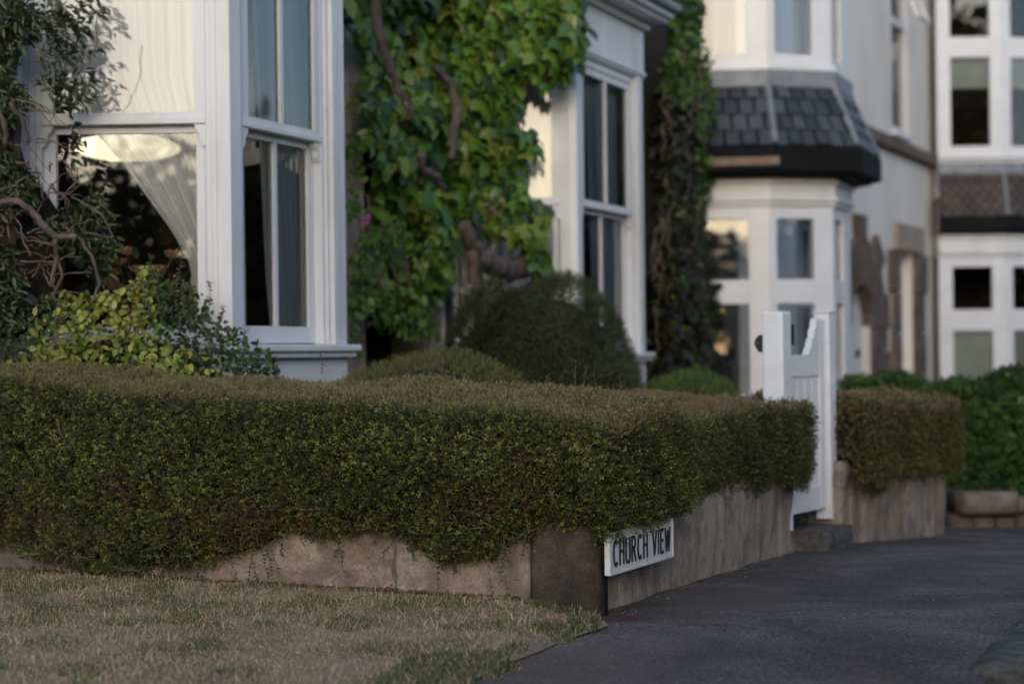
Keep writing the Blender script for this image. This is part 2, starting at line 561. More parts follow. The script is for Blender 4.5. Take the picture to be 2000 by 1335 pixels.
grid_sheet('ground', -1500, 1500, -1500, 1500, 121, 121, lambda s, t: gz(s) - .9, M['soil'])
def wob(s, t, a=.008):
    p = np.stack([s, t, np.zeros_like(s)], -1)
    return nz(p, 3.0, 3) * a + nz(p, 9.0, 4) * a * .4
grid_sheet('pavement', -4, 40, -3.2, -.86, 330, 24, lambda s, t: gz(s) + wob(s, t), M['asphalt'])
grid_sheet('road', -30, 80, -.62, 7.5, 120, 12, lambda s, t: gz(s) - .10 - .0 * t, M['asphalt'])
grid_sheet('far_pavement', -30, 80, 7.6, 9.4, 60, 4, lambda s, t: gz(s) + .02, M['asphalt'])

# grass verge: left of a line that runs from the corner stone towards the camera
VE = [(-6, -3.05), (3.0, -2.60), (4.9, -2.36), (5.6, -2.40), (6.05, -2.36), (6.20, -2.44), (6.3, -2.52), (7.2, -2.6)]
def verge_edge(s):
    return np.interp(s, [a for a, b in VE], [b for a, b in VE])
def verge_z(s, t):
    p = np.stack([s, t, np.zeros_like(s)], -1)
    e = np.clip((verge_edge(s) - t) / .25, 0, 1)
    return .012 + .035 * e + nz(p, 2.5, 8) * .018 * e + nz(p, 12, 9) * .006 * e
ns_, nt2 = 150, 120
S, K = np.meshgrid(np.linspace(-6, 6.75, ns_), np.linspace(0, 1, nt2) ** 2, indexing='ij')
Sx = S.ravel(); Tx = verge_edge(Sx) + nz(np.stack([Sx, Sx * 0, Sx * 0], -1), 9, 5) * .02 - K.ravel() * 9
Vv = WA(Sx, Tx, verge_z(Sx, Tx))
ii = np.arange(ns_ * nt2).reshape(ns_, nt2)
Fv = np.stack([ii[:-1, :-1], ii[1:, :-1], ii[1:, 1:], ii[:-1, 1:]], -1).reshape(-1, 4)
vo = link('verge', np_mesh('verge', Vv, Fv, True), None, M['verge']); vo['kind'] = 'structure'
grid_sheet('garden_soil', 6.5, 17.2, -6.05, -2.75, 60, 20, lambda s, t: gz(s) + .16 + wob(s, t, .02), M['soil'])
grid_sheet('garden_soil', 17.2, 40, -9, -2.6, 40, 10, lambda s, t: gz(s) + .05 + wob(s, t, .02), M['soil'])

# kerb stones between pavement and road
kerb = setting('kerb', W(5.6, -.8))
s = 5.62
while s < 22:
    L = random.uniform(.75, .98)
    b = MB(); fr = st_frame(s, -.93)
    n = 7
    rings = []
    for k in range(n):
        a = L * k / (n - 1)
        g = float(gz(s + a))
        e = .012 if k in (0, n - 1) else 0
        h = lambda q=.006: random.uniform(-q, q)
        rings.append([fr.pt(a, h(.008), g - .25), fr.pt(a, h(.02), g + .004 - e), fr.pt(a, .035 + h(.012), g + .026 - e + h()), fr.pt(a, .16, g + .032 - e + h(.01)),
                      fr.pt(a, .28 + h(), g + .026 - e + h()), fr.pt(a, .31 + h(), g - .02 - e), fr.pt(a, .31, g - .25)])
    b.loft(rings)
    b.build('kerb_stone', M['kerb'], kerb, True)
    s += L + .012

# ------------------------------------------------------------------ stone walls
def stone(parent, fr, a0, a1, b0, b1, z0f, z1f, m, seed, rough=.012, name='stone', na=10, nzv=7, lean=0.0):
    """one rough block: front face at b1, gridded and uneven, edges rounded"""
    b = MB()
    A = np.linspace(0, 1, na); Z = np.linspace(0, 1, nzv)
    r = np.random.default_rng(seed)
    pts = {}
    for i, u in enumerate(A):
        for j, v in enumerate(Z):
            a = a0 + (a1 - a0) * u
            z0 = z0f(a); z1 = z1f(a)
            edge = min(u * (a1 - a0), (1 - u) * (a1 - a0), v * (z1 - z0), (1 - v) * (z1 - z0))
            rnd = -.022 * max(0, 1 - edge / .03) ** 2
            q = np.array([[a * 1.0, z0 + (z1 - z0) * v, seed * 1.7]])
            bb = b1 + rnd + float(nz(q, 9, seed)[0]) * rough + float(nz(q, 30, seed + 1)[0]) * rough * .35 + lean * (1 - v)
            aa = a + (0 if 0 < i < na - 1 else r.uniform(-.006, .006))
            pts[i, j] = len(b.v); b.v.append(fr.pt(aa, bb, z0 + (z1 - z0) * v + (r.uniform(-.006, .006) if j == nzv - 1 else 0)))
    back = {}
    for i, u in enumerate(A):
        for j in (0, nzv - 1):
            back[i, j] = len(b.v); a = a0 + (a1 - a0) * u
            b.v.append(fr.pt(a, b0, z0f(a) if j == 0 else z1f(a)))
    for i in range(na - 1):
        for j in range(nzv - 1):
            b.f.append([pts[i, j], pts[i + 1, j], pts[i + 1, j + 1], pts[i, j + 1]])
        for j in (0, nzv - 1):
            q = [pts[i, j], back[i, j], back[i + 1, j], pts[i + 1, j]]
            b.f.append(q if j == 0 else q[::-1])
        b.f.append([back[i, 0], back[i, nzv - 1], back[i + 1, nzv - 1], back[i + 1, 0]])
    for i in (0, na - 1):
        q = [pts[i, j] for j in range(nzv)] + [back[i, nzv - 1], back[i, 0]]
        b.f.append(q[::-1] if i else q)
    return b.build(name, m, parent, True)

CORNER = (6.30, -2.46)
# front run: along -t from the corner (frame a = distance left of the corner)
FW = Frame(W(6.33, -2.46)[:2], (-NX, -NY), (-DX, -DY))
wall1 = thing('garden_wall', 'low sandstone garden wall under the near hedge, turning the corner by the asphalt', 'wall', W(6.33, -2.46, 0))
g0 = lambda a: -.08
cuts = [(.342, .98, M['stone_front'], .37), (.99, 2.16, M['stone_front'], .39), (2.17, 2.93, M['stone_front'], .33), (2.94, 3.75, M['stone_side'], .33)]
for k, (a0, a1, m, h) in enumerate(cuts):
    stone(wall1, FW, a0, a1, -.24, .0 - .012 * (k % 2), g0, lambda a, h=h: h + .03 * math.sin(a * 5), m, 20 + k, .026, na=26, nzv=13)
# sooty corner block (front face and return)
stone(wall1, FW, .035, .335, -.085, .03, g0, lambda a: .405 - .02 * a, M['stone_corner'], 31, .014, na=14, nzv=14, lean=.012).name = 'corner_stone'
b = MB(); b.box(FW, .3, 3.75, -.26, -.05, -.2, .30); b.build('mortar', M['mortar'], wall1)
# side run along the pavement
SW = st_frame(6.33, -2.54)
gs = lambda a: float(gz(6.33 + a)) - .08
scuts = [(.10, .345), (.352, 1.42), (1.426, 2.45), (2.456, 3.20)]
for k, (a0, a1) in enumerate(scuts):
    stone(wall1, SW, a0, a1, -.24, -.004 * (k % 2) + (.0 if k else -.015), gs, lambda a: float(gz(6.33 + a)) + .46 + .02 * math.sin(7 * a), M['stone_side'], 50 + k, .017, na=30, nzv=12)
b = MB(); b.box(SW, .1, 3.17, -.26, -.05, -.35, .36); b.build('mortar', M['mortar'], wall1)

# second wall past the gate, bending slightly towards the road
p0, p1 = W(10.26, -2.436), W(12.4, -2.18)
u2 = (p1 - p0).normalized()
SW2 = Frame(p0[:2], u2[:2], (u2.y, -u2.x))
L2 = (p1 - p0).length
wall2 = thing('garden_wall', 'low grey sandstone wall under the brown hedge beyond the white gate', 'wall', (p0.x, p0.y, -.13))
g2 = lambda a: float(gz(10.26 + a)) - .08
edges = [0.0, .16, 1.05, 1.80, L2]
for k in range(4):
    stone(wall2, SW2, edges[k] + .006, edges[k + 1] - .006, -.24, -.006 * (k % 2), g2, lambda a: float(gz(10.26 + a)) + .50 + .015 * math.sin(9 * a), M['stone_side'], 70 + k, .018, na=22, nzv=10)
b = MB(); b.box(SW2, .05, L2 - .05, -.3, -.05, -.5, .26); b.build('mortar', M['mortar'], wall2)

# ------------------------------------------------------------------ far low wall with a coping stone, right edge
q0 = P(1862, 1040, 12.9); q1 = P(2060, 1050, 12.9)
FC = Frame(q0[:2], (1, .12), (.12, -1))
wall3 = thing('garden_wall', 'very low wall with a flat tan coping stone at the far right pavement edge', 'wall', (q0.x, q0.y, -.4))
def fz(fr, px, py, b=0.0): return fr.hit(px, py, b)[1]
def fa(fr, px, py=800, b=0.0): return fr.hit(px, py, b)[0]
zt = fz(FC, 1920, 1003); zb = -.5
e3 = [fa(FC, x) for x in (1856, 1905, 1950, 1990, 2040, 2090)]
for k in range(5):
    stone(wall3, FC, e3[k] + .005, e3[k + 1] - .005, -.3, -.05 - .015 * (k % 2), lambda a: zb, lambda a: zt - .01, M['doorstone'], 90 + k, .012)
ca = [fa(FC, 1872), fa(FC, 1985), fa(FC, 2080)]
ch = fz(FC, 1925, 962)
for k in range(2):
    stone(wall3, FC, ca[k] + .01, ca[k + 1] - .01, -.32, .06 - .05 * k, lambda a: zt, lambda a, k=k: ch - .05 * k, M['stone_cap'], 96 + k, .008, name='coping_stone', nzv=5)

# ------------------------------------------------------------------ street name plate
def stroke(b, fr, pts, w_, b0, b1):
    pts = [np.array(p, float) for p in pts]
    n = len(pts); L, R = [], []
    for i in range(n):
        if i == 0: d_ = pts[1] - pts[0]
        elif i == n - 1: d_ = pts[-1] - pts[-2]
        else:
            d_ = unit(pts[i + 1] - pts[i]) + unit(pts[i] - pts[i - 1])
        d_ = d_ / np.linalg.norm(d_); nn = np.array([-d_[1], d_[0]])
        L.append(pts[i] + nn * w_ / 2); R.append(pts[i] - nn * w_ / 2)
    for i in range(n - 1):
        b.prism(fr, [tuple(L[i]), tuple(R[i]), tuple(R[i + 1]), tuple(L[i + 1])], b0, b1)

def letter(ch):
    h, w_ = 1.0, .40
    arc = lambda cx, cy, rx, ry, a0, a1, n=9: [(cx + rx * math.cos(math.radians(a0 + (a1 - a0) * i / (n - 1))), cy + ry * math.sin(math.radians(a0 + (a1 - a0) * i / (n - 1)))) for i in range(n)]
    if ch == 'C': return [arc(.22, .5, .19, .47, 48, 312, 15)], .42
    if ch == 'H': return [[(.03, 0), (.03, 1)], [(.39, 0), (.39, 1)], [(.03, .52), (.39, .52)]], .42
    if ch == 'U': return [[(.03, 1), (.03, .22)] + arc(.21, .22, .18, .2, 180, 360, 9) + [(.39, 1)]], .42
    if ch == 'R': return [[(.03, 0), (.03, 1)], [(.03, .965), (.2, .965)] + arc(.2, .745, .17, .22, 90, -90, 9) + [(.03, .525)], [(.2, .52), (.39, 0)]], .42
    if ch == 'V': return [[(.0, 1), (.2, 0)], [(.2, 0), (.4, 1)]], .40
    if ch == 'I': return [[(.05, 0), (.05, 1)]], .10
    if ch == 'E': return [[(.03, 0), (.03, 1)], [(.03, .965), (.33, .965)], [(.03, .52), (.29, .52)], [(.03, .035), (.33, .035)]], .34
    if ch == 'W': return [[(.0, 1), (.14, 0)], [(.14, 0), (.27, .9)], [(.27, .9), (.40, 0)], [(.40, 0), (.54, 1)]], .54

SG = st_frame(6.33, -2.50)
sa0, sa1 = fa(SG, 1190, 1080, .05), fa(SG, 1314, 1040, .05)
sz0 = fz(SG, 1255, 1102, .05); sh = .172
sgn = thing('street_sign', 'white street name plate reading CHURCH VIEW on the low wall under the hedge', 'sign', SG.pt(sa0, 0, sz0))
tilt = -.012
m_, nt_s, nd_, lk_, bs_ = mat('sign_enamel')
v_ = coords(nt_s)
r_ = ramp(nt_s, noise(nt_s, 9, 6, .65, v_).outputs['Fac'], [(.28, (.34, .31, .26)), (.45, (.62, .62, .59)), (.7, (.72, .73, .72))])
lk_.new(r_.outputs[0], bs_.inputs['Base Color']); bs_.inputs['Roughness'].default_value = .45
M['sign'] = m_
M['ink'] = simple('black_letter_paint', [(.3, (.006, .006, .008)), (.7, (.02, .02, .022))], 30, .5)
def sgz(a): return sz0 + tilt * (a - sa0) / (sa1 - sa0)
def para(b, a0, a1, c0, c1, b0, b1):
    b.prism(SG, [(a0, sgz(a0) + c0), (a1, sgz(a1) + c0), (a1, sgz(a1) + c1), (a0, sgz(a0) + c1)], b0, b1)
b = MB(); para(b, sa0, sa1, 0, sh, .028, .05); b.build('plate', M['sign'], sgn, bevel=.003)
b = MB()
para(b, sa0, sa1, 0, .009, .0505, .054); para(b, sa0, sa1, sh - .009, sh, .0505, .054)
para(b, sa0, sa0 + .009, .0095, sh - .0095, .0505, .054); para(b, sa1 - .009, sa1, .0095, sh - .0095, .0505, .054)
b.build('raised_rim', M['sign'], sgn)
b = MB()
for a_ in (sa0 + .12, sa1 - .12):
    b = MB(); b.box(SG, a_ - .02, a_ + .02, -.06, .028, sgz(a_) + .03, sgz(a_) + .14); b.build('fixing_block', M['iron'], sgn)
text = 'CHURCH VIEW'
LH = .105
wid = sum((letter(c)[1] if c != ' ' else .22) for c in text) + .17 * (len(text) - 1)
sx = (sa1 - sa0 - .085) / wid
cx = sa0 + .042
for c in text:
    if c == ' ':
        cx += (.22 + .17) * sx; continue
    st, wd = letter(c)
    b = MB()
    for pl in st:
        stroke(b, SG, [(cx + x * sx, sgz(cx) + .032 + y * LH) for x, y in pl], .0118, .0485 + random.uniform(0, .0004), .0535 + random.uniform(0, .0008))
    b.build('letter', M['ink'], sgn)
    cx += (wd + .17) * sx

# ------------------------------------------------------------------ white gate
gl, gr = W(9.60, -2.66), W(10.30, -2.55)
ug = (gr - gl).normalized()
GF = Frame(gl[:2], ug[:2], (ug.y, -ug.x))
LG = (gr - gl).length
gate = thing('garden_gate', 'white wooden garden gate with two square posts, stepped top and black latch', 'gate', (gl.x, gl.y, -.12))
b = MB(); b.box(GF, -.065, .065, -.065, .065, -.15, 1.285); b.build('post', M['gate_white'], gate, bevel=.012)
b = MB(); b.box(GF, LG - .05, LG + .05, -.05, .05, .02, 1.285); b.build('post', M['gate_white'], gate, bevel=.004)
b = MB(); b.box(GF, LG - .058, LG + .058, -.058, .058, 1.286, 1.298); b.build('post_cap', M['gate_white'], gate, bevel=.003)
b = MB(); b.box(GF, LG - .135, LG - .056, -.022, .022, .09, 1.245); b.build('hanging_stile', M['gate_white'], gate, bevel=.004)
b = MB(); b.box(GF, .072, .145, -.022, .022, .09, 1.03); b.build('closing_stile', M['gate_white'], gate, bevel=.004)
b = MB(); b.box(GF, .147, LG - .137, -.02, .02, .90, 1.03); b.build('top_rail', M['gate_white'], gate, bevel=.004)
b = MB(); b.box(GF, .147, LG - .137, -.02, .02, .09, .23); b.build('bottom_rail', M['gate_white'], gate, bevel=.004)
b = MB(); b.box(GF, .147, LG - .137, -.018, .018, .50, .58); b.build('middle_rail', M['gate_white'], gate, bevel=.004)
prof = [(LG - .137, 1.032), (LG - .30, 1.032), (LG - .285, 1.065), (LG - .255, 1.08), (LG - .245, 1.12), (LG - .215, 1.135), (LG - .21, 1.18), (LG - .185, 1.195), (LG - .18, 1.235), (LG - .155, 1.25), (LG - .137, 1.255)]
b = MB(); b.prism(GF, prof, -.021, .021); b.build('scrolled_bracket', M['gate_white'], gate)
nb = 4
for k in range(nb):
    a_ = .152 + (LG - .137 - .152 - .088) * k / (nb - 1)
    b = MB(); b.box(GF, a_, a_ + .083, -.012, .012, .581, .899); b.build('baluster', M['gate_white'], gate)
nb = 4
for k in range(nb):
    a_ = .155 + (LG - .137 - .155 - .10) * k / (nb - 1)
    b = MB(); b.box(GF, a_, a_ + .095, -.008, .008, .231, .499); b.build('board', M['gate_white'], gate, bevel=.003)
b = MB()
b.box(GF, -.035, .035, -.105, -.066, 1.05, 1.15); b.box(GF, -.012, .012, -.13, -.0865, 1.085, 1.10)
b.tube([GF.pt(.0, -.10, 1.07), GF.pt(.012, -.13, 1.075), GF.pt(.01, -.14, 1.10), GF.pt(0, -.125, 1.13), GF.pt(-.01, -.10, 1.135)], .009)
b.build('latch', M['iron'], gate)
b = MB(); b.box(GF, .0655, .08, .0, .075, 1.09, 1.21); b.build('striker_plate', M['iron'], gate)

STF = st_frame(9.52, -2.36)
step = thing('stone_step', 'worn grey stone step under the white gate', 'step', STF.pt(0, 0, -.12))
stone(step, STF, .0, .72, -.34, .0, lambda a: -.3, lambda a: .015 - .03 * a, M['kerb'], 110, .012, nzv=5)

# ------------------------------------------------------------------ white house with two sash bays
TW = -6.1
TB = -5.08
house = thing('house', 'white house with two tall timber sash bay windows behind the near hedge', 'house', W(7.6, TW, .1))
HW = st_frame(0, TW)

def offset_plan(pts, off):
    """outward (towards the street side) offset of an open plan polyline"""
    pts = [np.array(p, float)[:2] for p in pts]
    nr = []
    for i in range(len(pts) - 1):
        d_ = pts[i + 1] - pts[i]; d_ /= np.linalg.norm(d_); nr.append(np.array([d_[1], -d_[0]]))
    out = [pts[0] + nr[0] * off]
    for i in range(1, len(pts) - 1):
        bis = nr[i - 1] + nr[i]; bis /= np.linalg.norm(bis)
        out.append(pts[i] + bis * off / bis.dot(nr[i]))
    out.append(pts[-1] + nr[-1] * off)
    return out

def ring(b, pts, o_in, o_out, z0, z1):
    A = offset_plan(pts, o_out); B = offset_plan(pts, o_in)
    for i in range(len(pts) - 1):
        b.plan([A[i], A[i + 1], B[i + 1], B[i]], z0, z1)

def sash_unit(part, fr, a0, a1, zs, zm, zh, bar, glassm):
    """two sliding sashes between a0 and a1; upper one nearer the street"""
    st, b0u, b0l = .062, -.075, -.125
    up = MB()
    up.box(fr, a0, a0 + st, b0u, b0u + .042, zm, zh); up.box(fr, a1 - st, a1, b0u, b0u + .042, zm, zh)
    up.box(fr, a0 + st, a1 - st, b0u + .001, b0u + .041, zh - .06, zh)
    up.box(fr, a0 + st, a1 - st, b0u + .001, b0u + .041, zm, zm + .03)
    up.build('upper_sash', M['white'], part)
    r = MB(); r.box(fr, a0 - .004, a1 + .004, b0u - .004, b0u + .052, zm - .035, zm - .0005); r.build('meeting_rail', M['white'], part, bevel=.006)
    for a_, sg in ((a0, 1), (a1, -1)):
        h = MB(); pr = [(a_, zm - .036), (a_ + sg * st, zm - .036), (a_ + sg * st * .9, zm - .06), (a_ + sg * st * .55, zm - .085), (a_ + sg * st * .5, zm - .12), (a_ + sg * .012, zm - .15), (a_, zm - .15)]
        h.prism(fr, pr if sg > 0 else pr[::-1], b0u, b0u + .04); h.build('horn', M['white'], part)
    lo = MB()
    lo.box(fr, a0, a0 + st, b0l, b0l + .042, zs, zm - .03); lo.box(fr, a1 - st, a1, b0l, b0l + .042, zs, zm - .03)
    lo.box(fr, a0 + st, a1 - st, b0l + .001, b0l + .041, zs, zs + .095)
    lo.box(fr, a0 + st, a1 - st, b0l + .001, b0l + .041, zm - .075, zm - .03)
    lo.build('lower_sash', M['white'], part)
    if bar:
        m = (a0 + a1) / 2
        g = MB(); g.box(fr, m - .016, m + .016, b0u + .003, b0u + .038, zm + .03, zh - .06); g.build('glazing_bar', M['white'], part)
        g = MB(); g.box(fr, m - .016, m + .016, b0l + .003, b0l + .038, zs + .095, zm - .075); g.build('glazing_bar', M['white'], part)
        cols = [(a0 + st, m - .016), (m + .016, a1 - st)]
    else:
        cols = [(a0 + st, a1 - st)]
    for c0, c1 in cols:
        for bb, z0, z1 in ((b0u + .02, zm + .03, zh - .06), (b0l + .02, zs + .095, zm - .075)):
            g = MB(); i = 0
            g.v = [fr.pt(c0 - .004, bb, z0 - .004), fr.pt(c1 + .004, bb, z0 - .004), fr.pt(c1 + .004, bb, z1 + .004), fr.pt(c0 - .004, bb, z1 + .004)]
            g.f = [[0, 1, 2, 3]]
            g.build('pane', glassm, part)

def sash_bay(s0, wf, dz, wl, label):
    C1 = W(s0, TB); C2 = W(s0 + wf, TB)
    ul = Vector((-1, .015, 0)).normalized()
    B1 = C1 + ul * wl
    cant_s, cant_t = ST(B1.x, B1.y)
    ds = s0 - cant_s
    B2 = W(s0 + wf + ds, cant_t)
    pts = [B1, C1, C2, B2]
    zs, zm, zh = 1.135 + dz, 2.345 + dz, 3.46 + dz
    part_b = MB()
    ring(part_b, pts, -.2, 0, -.1 + dz, 1.05 + dz)
    part = part_b.build('bay_window', M['white'], house)
    part['label'] = label
    fl = Frame(C1[:2], ul[:2], (0, -1))
    ff = Frame(C1[:2], (DX, DY), (NX, NY))
    v2 = (B2 - C2).normalized()
    frr = Frame(C2[:2], v2[:2], (v2.y, -v2.x))
    # sill, window seat, lintel, cornice, roof
    b = MB(); ring(b, pts, -.2, .075, 1.085 + dz, 1.125 + dz); ring(b, pts, -.2, .05, 1.0505 + dz, 1.0845 + dz); b.build('sill', M['white'], part, bevel=.008)
    b = MB(); ring(b, pts, -.16, .012, 3.53 + dz, 3.95 + dz); b.build('lintel_board', M['white'], part)
    b = MB(); ring(b, pts, -.10, .03, 3.555 + dz, 3.58 + dz); ring(b, pts, -.1, .06, 3.96 + dz, 4.02 + dz); b.build('bed_mould', M['white'], part)
    b = MB(); ring(b, pts, -.1, .20, 4.021 + dz, 4.06 + dz); ring(b, pts, -.1, .25, 4.061 + dz, 4.11 + dz); b.build('cornice', M['white'], part, bevel=.01)
    b = MB(); ring(b, pts, .16, .31, 4.112 + dz, 4.19 + dz); b.build('gutter', M['lead'], part, bevel=.02)
    A = offset_plan(pts, .16)
    b = MB(); b.plan([A[0], A[1], A[2], A[3]], 4.115 + dz, 4.16 + dz); b.build('flat_roof', M['lead'], part)
    # posts and linings on each face, then the sashes
    for fr, wd, bar in ((fl, wl, False), (ff, wf, True), (frr, wl, False)):
        lin = MB()
        e0, e1 = .075, wd - .075
        if fr is ff: e0, e1 = .105, wd - .16
        lin.box(fr, .0, e0, -.17, .0, 1.126 + dz, 3.53 + dz)
        lin.box(fr, e1, wd, -.17, .0, 1.126 + dz, 3.53 + dz)
        if fr is ff:
            lin.box(fr, e1 + .0, wd - .10, -.001, .012, 1.127 + dz, 3.529 + dz)
        # stepped box-frame linings
        for k, (dw, bf) in enumerate(((.028, -.018), (.055, -.03), (.085, -.031))):
            pass
        lin.box(fr, e0 + .002, e0 + .032, -.16, -.014, 1.127 + dz, 3.529 + dz)
        lin.box(fr, e0 + .033, e0 + .062, -.155, -.03, 1.128 + dz, 3.528 + dz)
        lin.box(fr, e1 - .032, e1 - .002, -.16, -.014, 1.127 + dz, 3.529 + dz)
        lin.box(fr, e1 - .062, e1 - .033, -.155, -.03, 1.128 + dz, 3.528 + dz)
        lin.box(fr, e0 + .063, e1 - .063, -.16, -.02, zh + .001, 3.529 + dz)
        lin.build('box_frame', M['white'], part, bevel=.003)
        sash_unit(part, fr, e0 + .063, e1 - .063, zs, zm, zh, bar, M['pane'])
    # reveals, room behind
    B = offset_plan(pts, -.19)
    b = MB(); b.plan(B, 1.0 + dz, 1.06 + dz); b.build('window_board', M['white'], part)
    b = MB(); b.plan(B, 3.60 + dz, 3.66 + dz); b.build('bay_ceiling', M['ceiling'], part)
    return dict(pts=pts, fl=fl, ff=ff, frr=frr, zs=zs, zm=zm, zh=zh, s0=cant_s, s1=s0 + wf + ds, dz=dz)

bay1 = sash_bay(7.595, 1.215, 0.0, 1.16, 'nearer white bay window with a sheer curtain and a lit oval lamp inside')
bay2 = sash_bay(12.50, 1.55, -.07, 1.16, 'farther white bay window beside the leafy creeper')

# main wall in pieces round the openings
segs = [(6.50, bay1['s0'] + .02, -.3, 7.0), (bay1['s0'] + .02, bay1['s1'] - .02, 3.7, 7.0), (bay1['s1'] - .02, 10.72, -.3, 7.0),
        (10.72, 11.92, 2.75, 7.0), (11.92, bay2['s0'] + .02, -.3, 7.0), (bay2['s0'] + .02, bay2['s1'] - .02, 3.63, 7.0), (bay2['s1'] - .02, 17.3, -.4, 7.0)]
b = MB()
for s0, s1, z0, z1 in segs: b.box(HW, s0, s1, -.35, 0, z0, z1)
b.box(HW, 6.50, 6.85, -7, -.351, -.3, 7.0)
b.build('wall', M['render_white'], house)
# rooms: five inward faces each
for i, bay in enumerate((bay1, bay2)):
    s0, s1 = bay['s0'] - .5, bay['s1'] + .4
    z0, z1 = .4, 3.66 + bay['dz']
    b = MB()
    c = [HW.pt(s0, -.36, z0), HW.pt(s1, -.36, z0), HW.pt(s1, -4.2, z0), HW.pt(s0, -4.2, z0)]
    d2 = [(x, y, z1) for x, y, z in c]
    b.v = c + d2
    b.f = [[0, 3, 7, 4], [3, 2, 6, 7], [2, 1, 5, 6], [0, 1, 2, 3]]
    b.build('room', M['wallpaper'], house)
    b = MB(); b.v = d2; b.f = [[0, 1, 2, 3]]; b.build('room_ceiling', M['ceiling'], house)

# doorway between the bays
b = MB(); b.box(HW, 10.58, 10.76, -.3, .05, -.1, 2.80); b.build('door_jamb', M['tanstone'], house)
b = MB(); b.box(HW, 11.80, 11.99, -.3, .05, -.1, 2.80); b.build('door_jamb', M['tanstone'], house)
b = MB(); b.box(HW, 10.56, 12.01, -.3, .055, 2.801, 3.02); b.build('door_lintel', M['tanstone'], house)
dr = MB(); dr.box(HW, 10.765, 11.795, -.80, -.75, -.05, 2.80)
door = dr.build('door', M['darkwood'], house)
b = MB()
for a0, a1, z0, z1 in ((10.86, 11.22, .25, 1.0), (11.34, 11.70, .25, 1.0), (10.86, 11.22, 1.2, 2.5), (11.34, 11.70, 1.2, 2.5)):
    b.box(HW, a0, a1, -.75, -.735, z0, z1)
b.build('door_panel', M['darkwood'], door, bevel=.008)
b = MB(); b.box(HW, 10.765, 10.775, -.75, -.3, -.05, 2.8); b.box(HW, 11.785, 11.795, -.75, -.3, -.05, 2.8); b.box(HW, 10.775, 11.785, -.75, -.3, 2.78, 2.8); b.build('porch_lining', M['darkwood'], house)
b = MB(); b.tube([HW.pt(11.99 + .12, .06, -.1), HW.pt(11.99 + .12, .06, 3.0), HW.pt(11.99 + .13, .06, 6.5)], .034, 10); b.build('downpipe', M['iron'], house)

# ------------------------------------------------------------------ curtains, glowing stand-in for a reflection, and flowers inside
def curtain(name, label, fr, depth, ztop, zbot, left, right, nfold, amp, seed, m='net'):
    """left/right: functions of z giving the cloth's edges along the frame"""
    nu, nv = 90, 36
    V = []
    r = np.random.default_rng(seed); ph = r.uniform(0, 6, 3)
    for j in range(nv):
        z = ztop + (zbot - ztop) * j / (nv - 1)
        l, rr = left(z), right(z)
        comp = abs(rr - l) / max(abs(right(ztop) - left(ztop)), 1e-6)
        for i in range(nu):
            u = i / (nu - 1)
            f = math.sin(u * nfold * 6.283 + ph[0] + .5 * math.sin(u * 9 + ph[1])) * amp + math.sin(u * nfold * 2.3 * 6.283 + ph[2] + z) * amp * .3
            V.append(fr.pt(l + (rr - l) * u, -depth + f * (.6 + .6 * min(1, 1 / max(comp, .35)) * .6), z))
    i = np.arange(nu * nv).reshape(nv, nu)
    F = np.stack([i[:-1, :-1], i[1:, :-1], i[1:, 1:], i[:-1, 1:]], -1).reshape(-1, 4)
    base = fr.pt((left(zbot) + right(zbot)) / 2, -depth, zbot)
    me = np_mesh(name, np.array(V) - np.array(base), F, True)
    o = link(name, me, None, M[m]); o.location = base
    put(o, label, 'curtain')
    return o
lerp = lambda xs, ys: (lambda z: float(np.interp(z, xs, ys)))
fl = bay1['fl']; ff = bay1['ff']
curtain('curtain', 'sheer white curtain drawn aside to a point in the near bay side window', fl, .26, 3.5, 1.10,
        lerp([1.1, 1.3, 1.55, 1.75, 2.13, 2.33, 2.6, 3.5], [.34, .29, .265, .37, .64, .82, 1.0, 1.06]), lambda z: .09, 9, .022, 1, 'sheer')
curtain('curtain', 'sheer curtain hanging in the right half of the near bay front window', ff, .165, 3.5, 1.10, lerp([1.1, 1.5, 2.3, 3.5], [.66, .60, .54, .46]), lambda z: 1.10, 8, .02, 2)
curtain('curtain', 'narrow sheer curtain at the left of the near bay front window', ff, .165, 3.5, 1.10, lambda z: .12, lerp([1.1, 1.9, 3.5], [.36, .37, .44]), 6, .018, 3)
f2 = bay2['ff']
curtain('curtain', 'sheer curtain inside the front window of the farther white bay', f2, .165, 3.4, 1.03, lerp([1.1, 1.8, 3.4], [.74, .70, .60]), lambda z: 1.42, 8, .02, 4)
curtain('curtain', 'narrow sheer curtain at the left of the farther bay front window', f2, .165, 3.4, 1.03, lambda z: .12, lerp([1.1, 1.9, 3.4], [.50, .52, .58]), 5, .018, 5)
curtain('curtain', 'sheer curtain behind the leaf-framed side window of the farther white bay', bay2['fl'], .26, 3.4, 1.03, lambda z: .95, lambda z: .12, 9, .02, 6)

LC = P(247, 289, 10.3)  # added glowing oval imitates a reflection in the pane, not a real fitting
oval_refl = thing('pendant_lamp', 'lit cream oval pendant lamp behind the curtain in the near bay', 'lamp', LC)
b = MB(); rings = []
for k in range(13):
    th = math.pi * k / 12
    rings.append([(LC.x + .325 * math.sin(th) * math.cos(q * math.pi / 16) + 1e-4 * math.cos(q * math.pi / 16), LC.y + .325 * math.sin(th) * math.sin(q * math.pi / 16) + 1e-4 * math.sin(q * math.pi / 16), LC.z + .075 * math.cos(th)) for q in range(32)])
b.loft(rings); b.build('lamp_shade', M['glow'], oval_refl, True)
b = MB(); b.tube([(LC.x, LC.y, LC.z + .075), (LC.x, LC.y, 3.655)], .006); b.tube([(LC.x, LC.y, 3.60), (LC.x, LC.y, 3.655)], .05, 12); b.build('cord', M['lamp_body'], oval_refl)  # hanger made up to carry the glowing oval

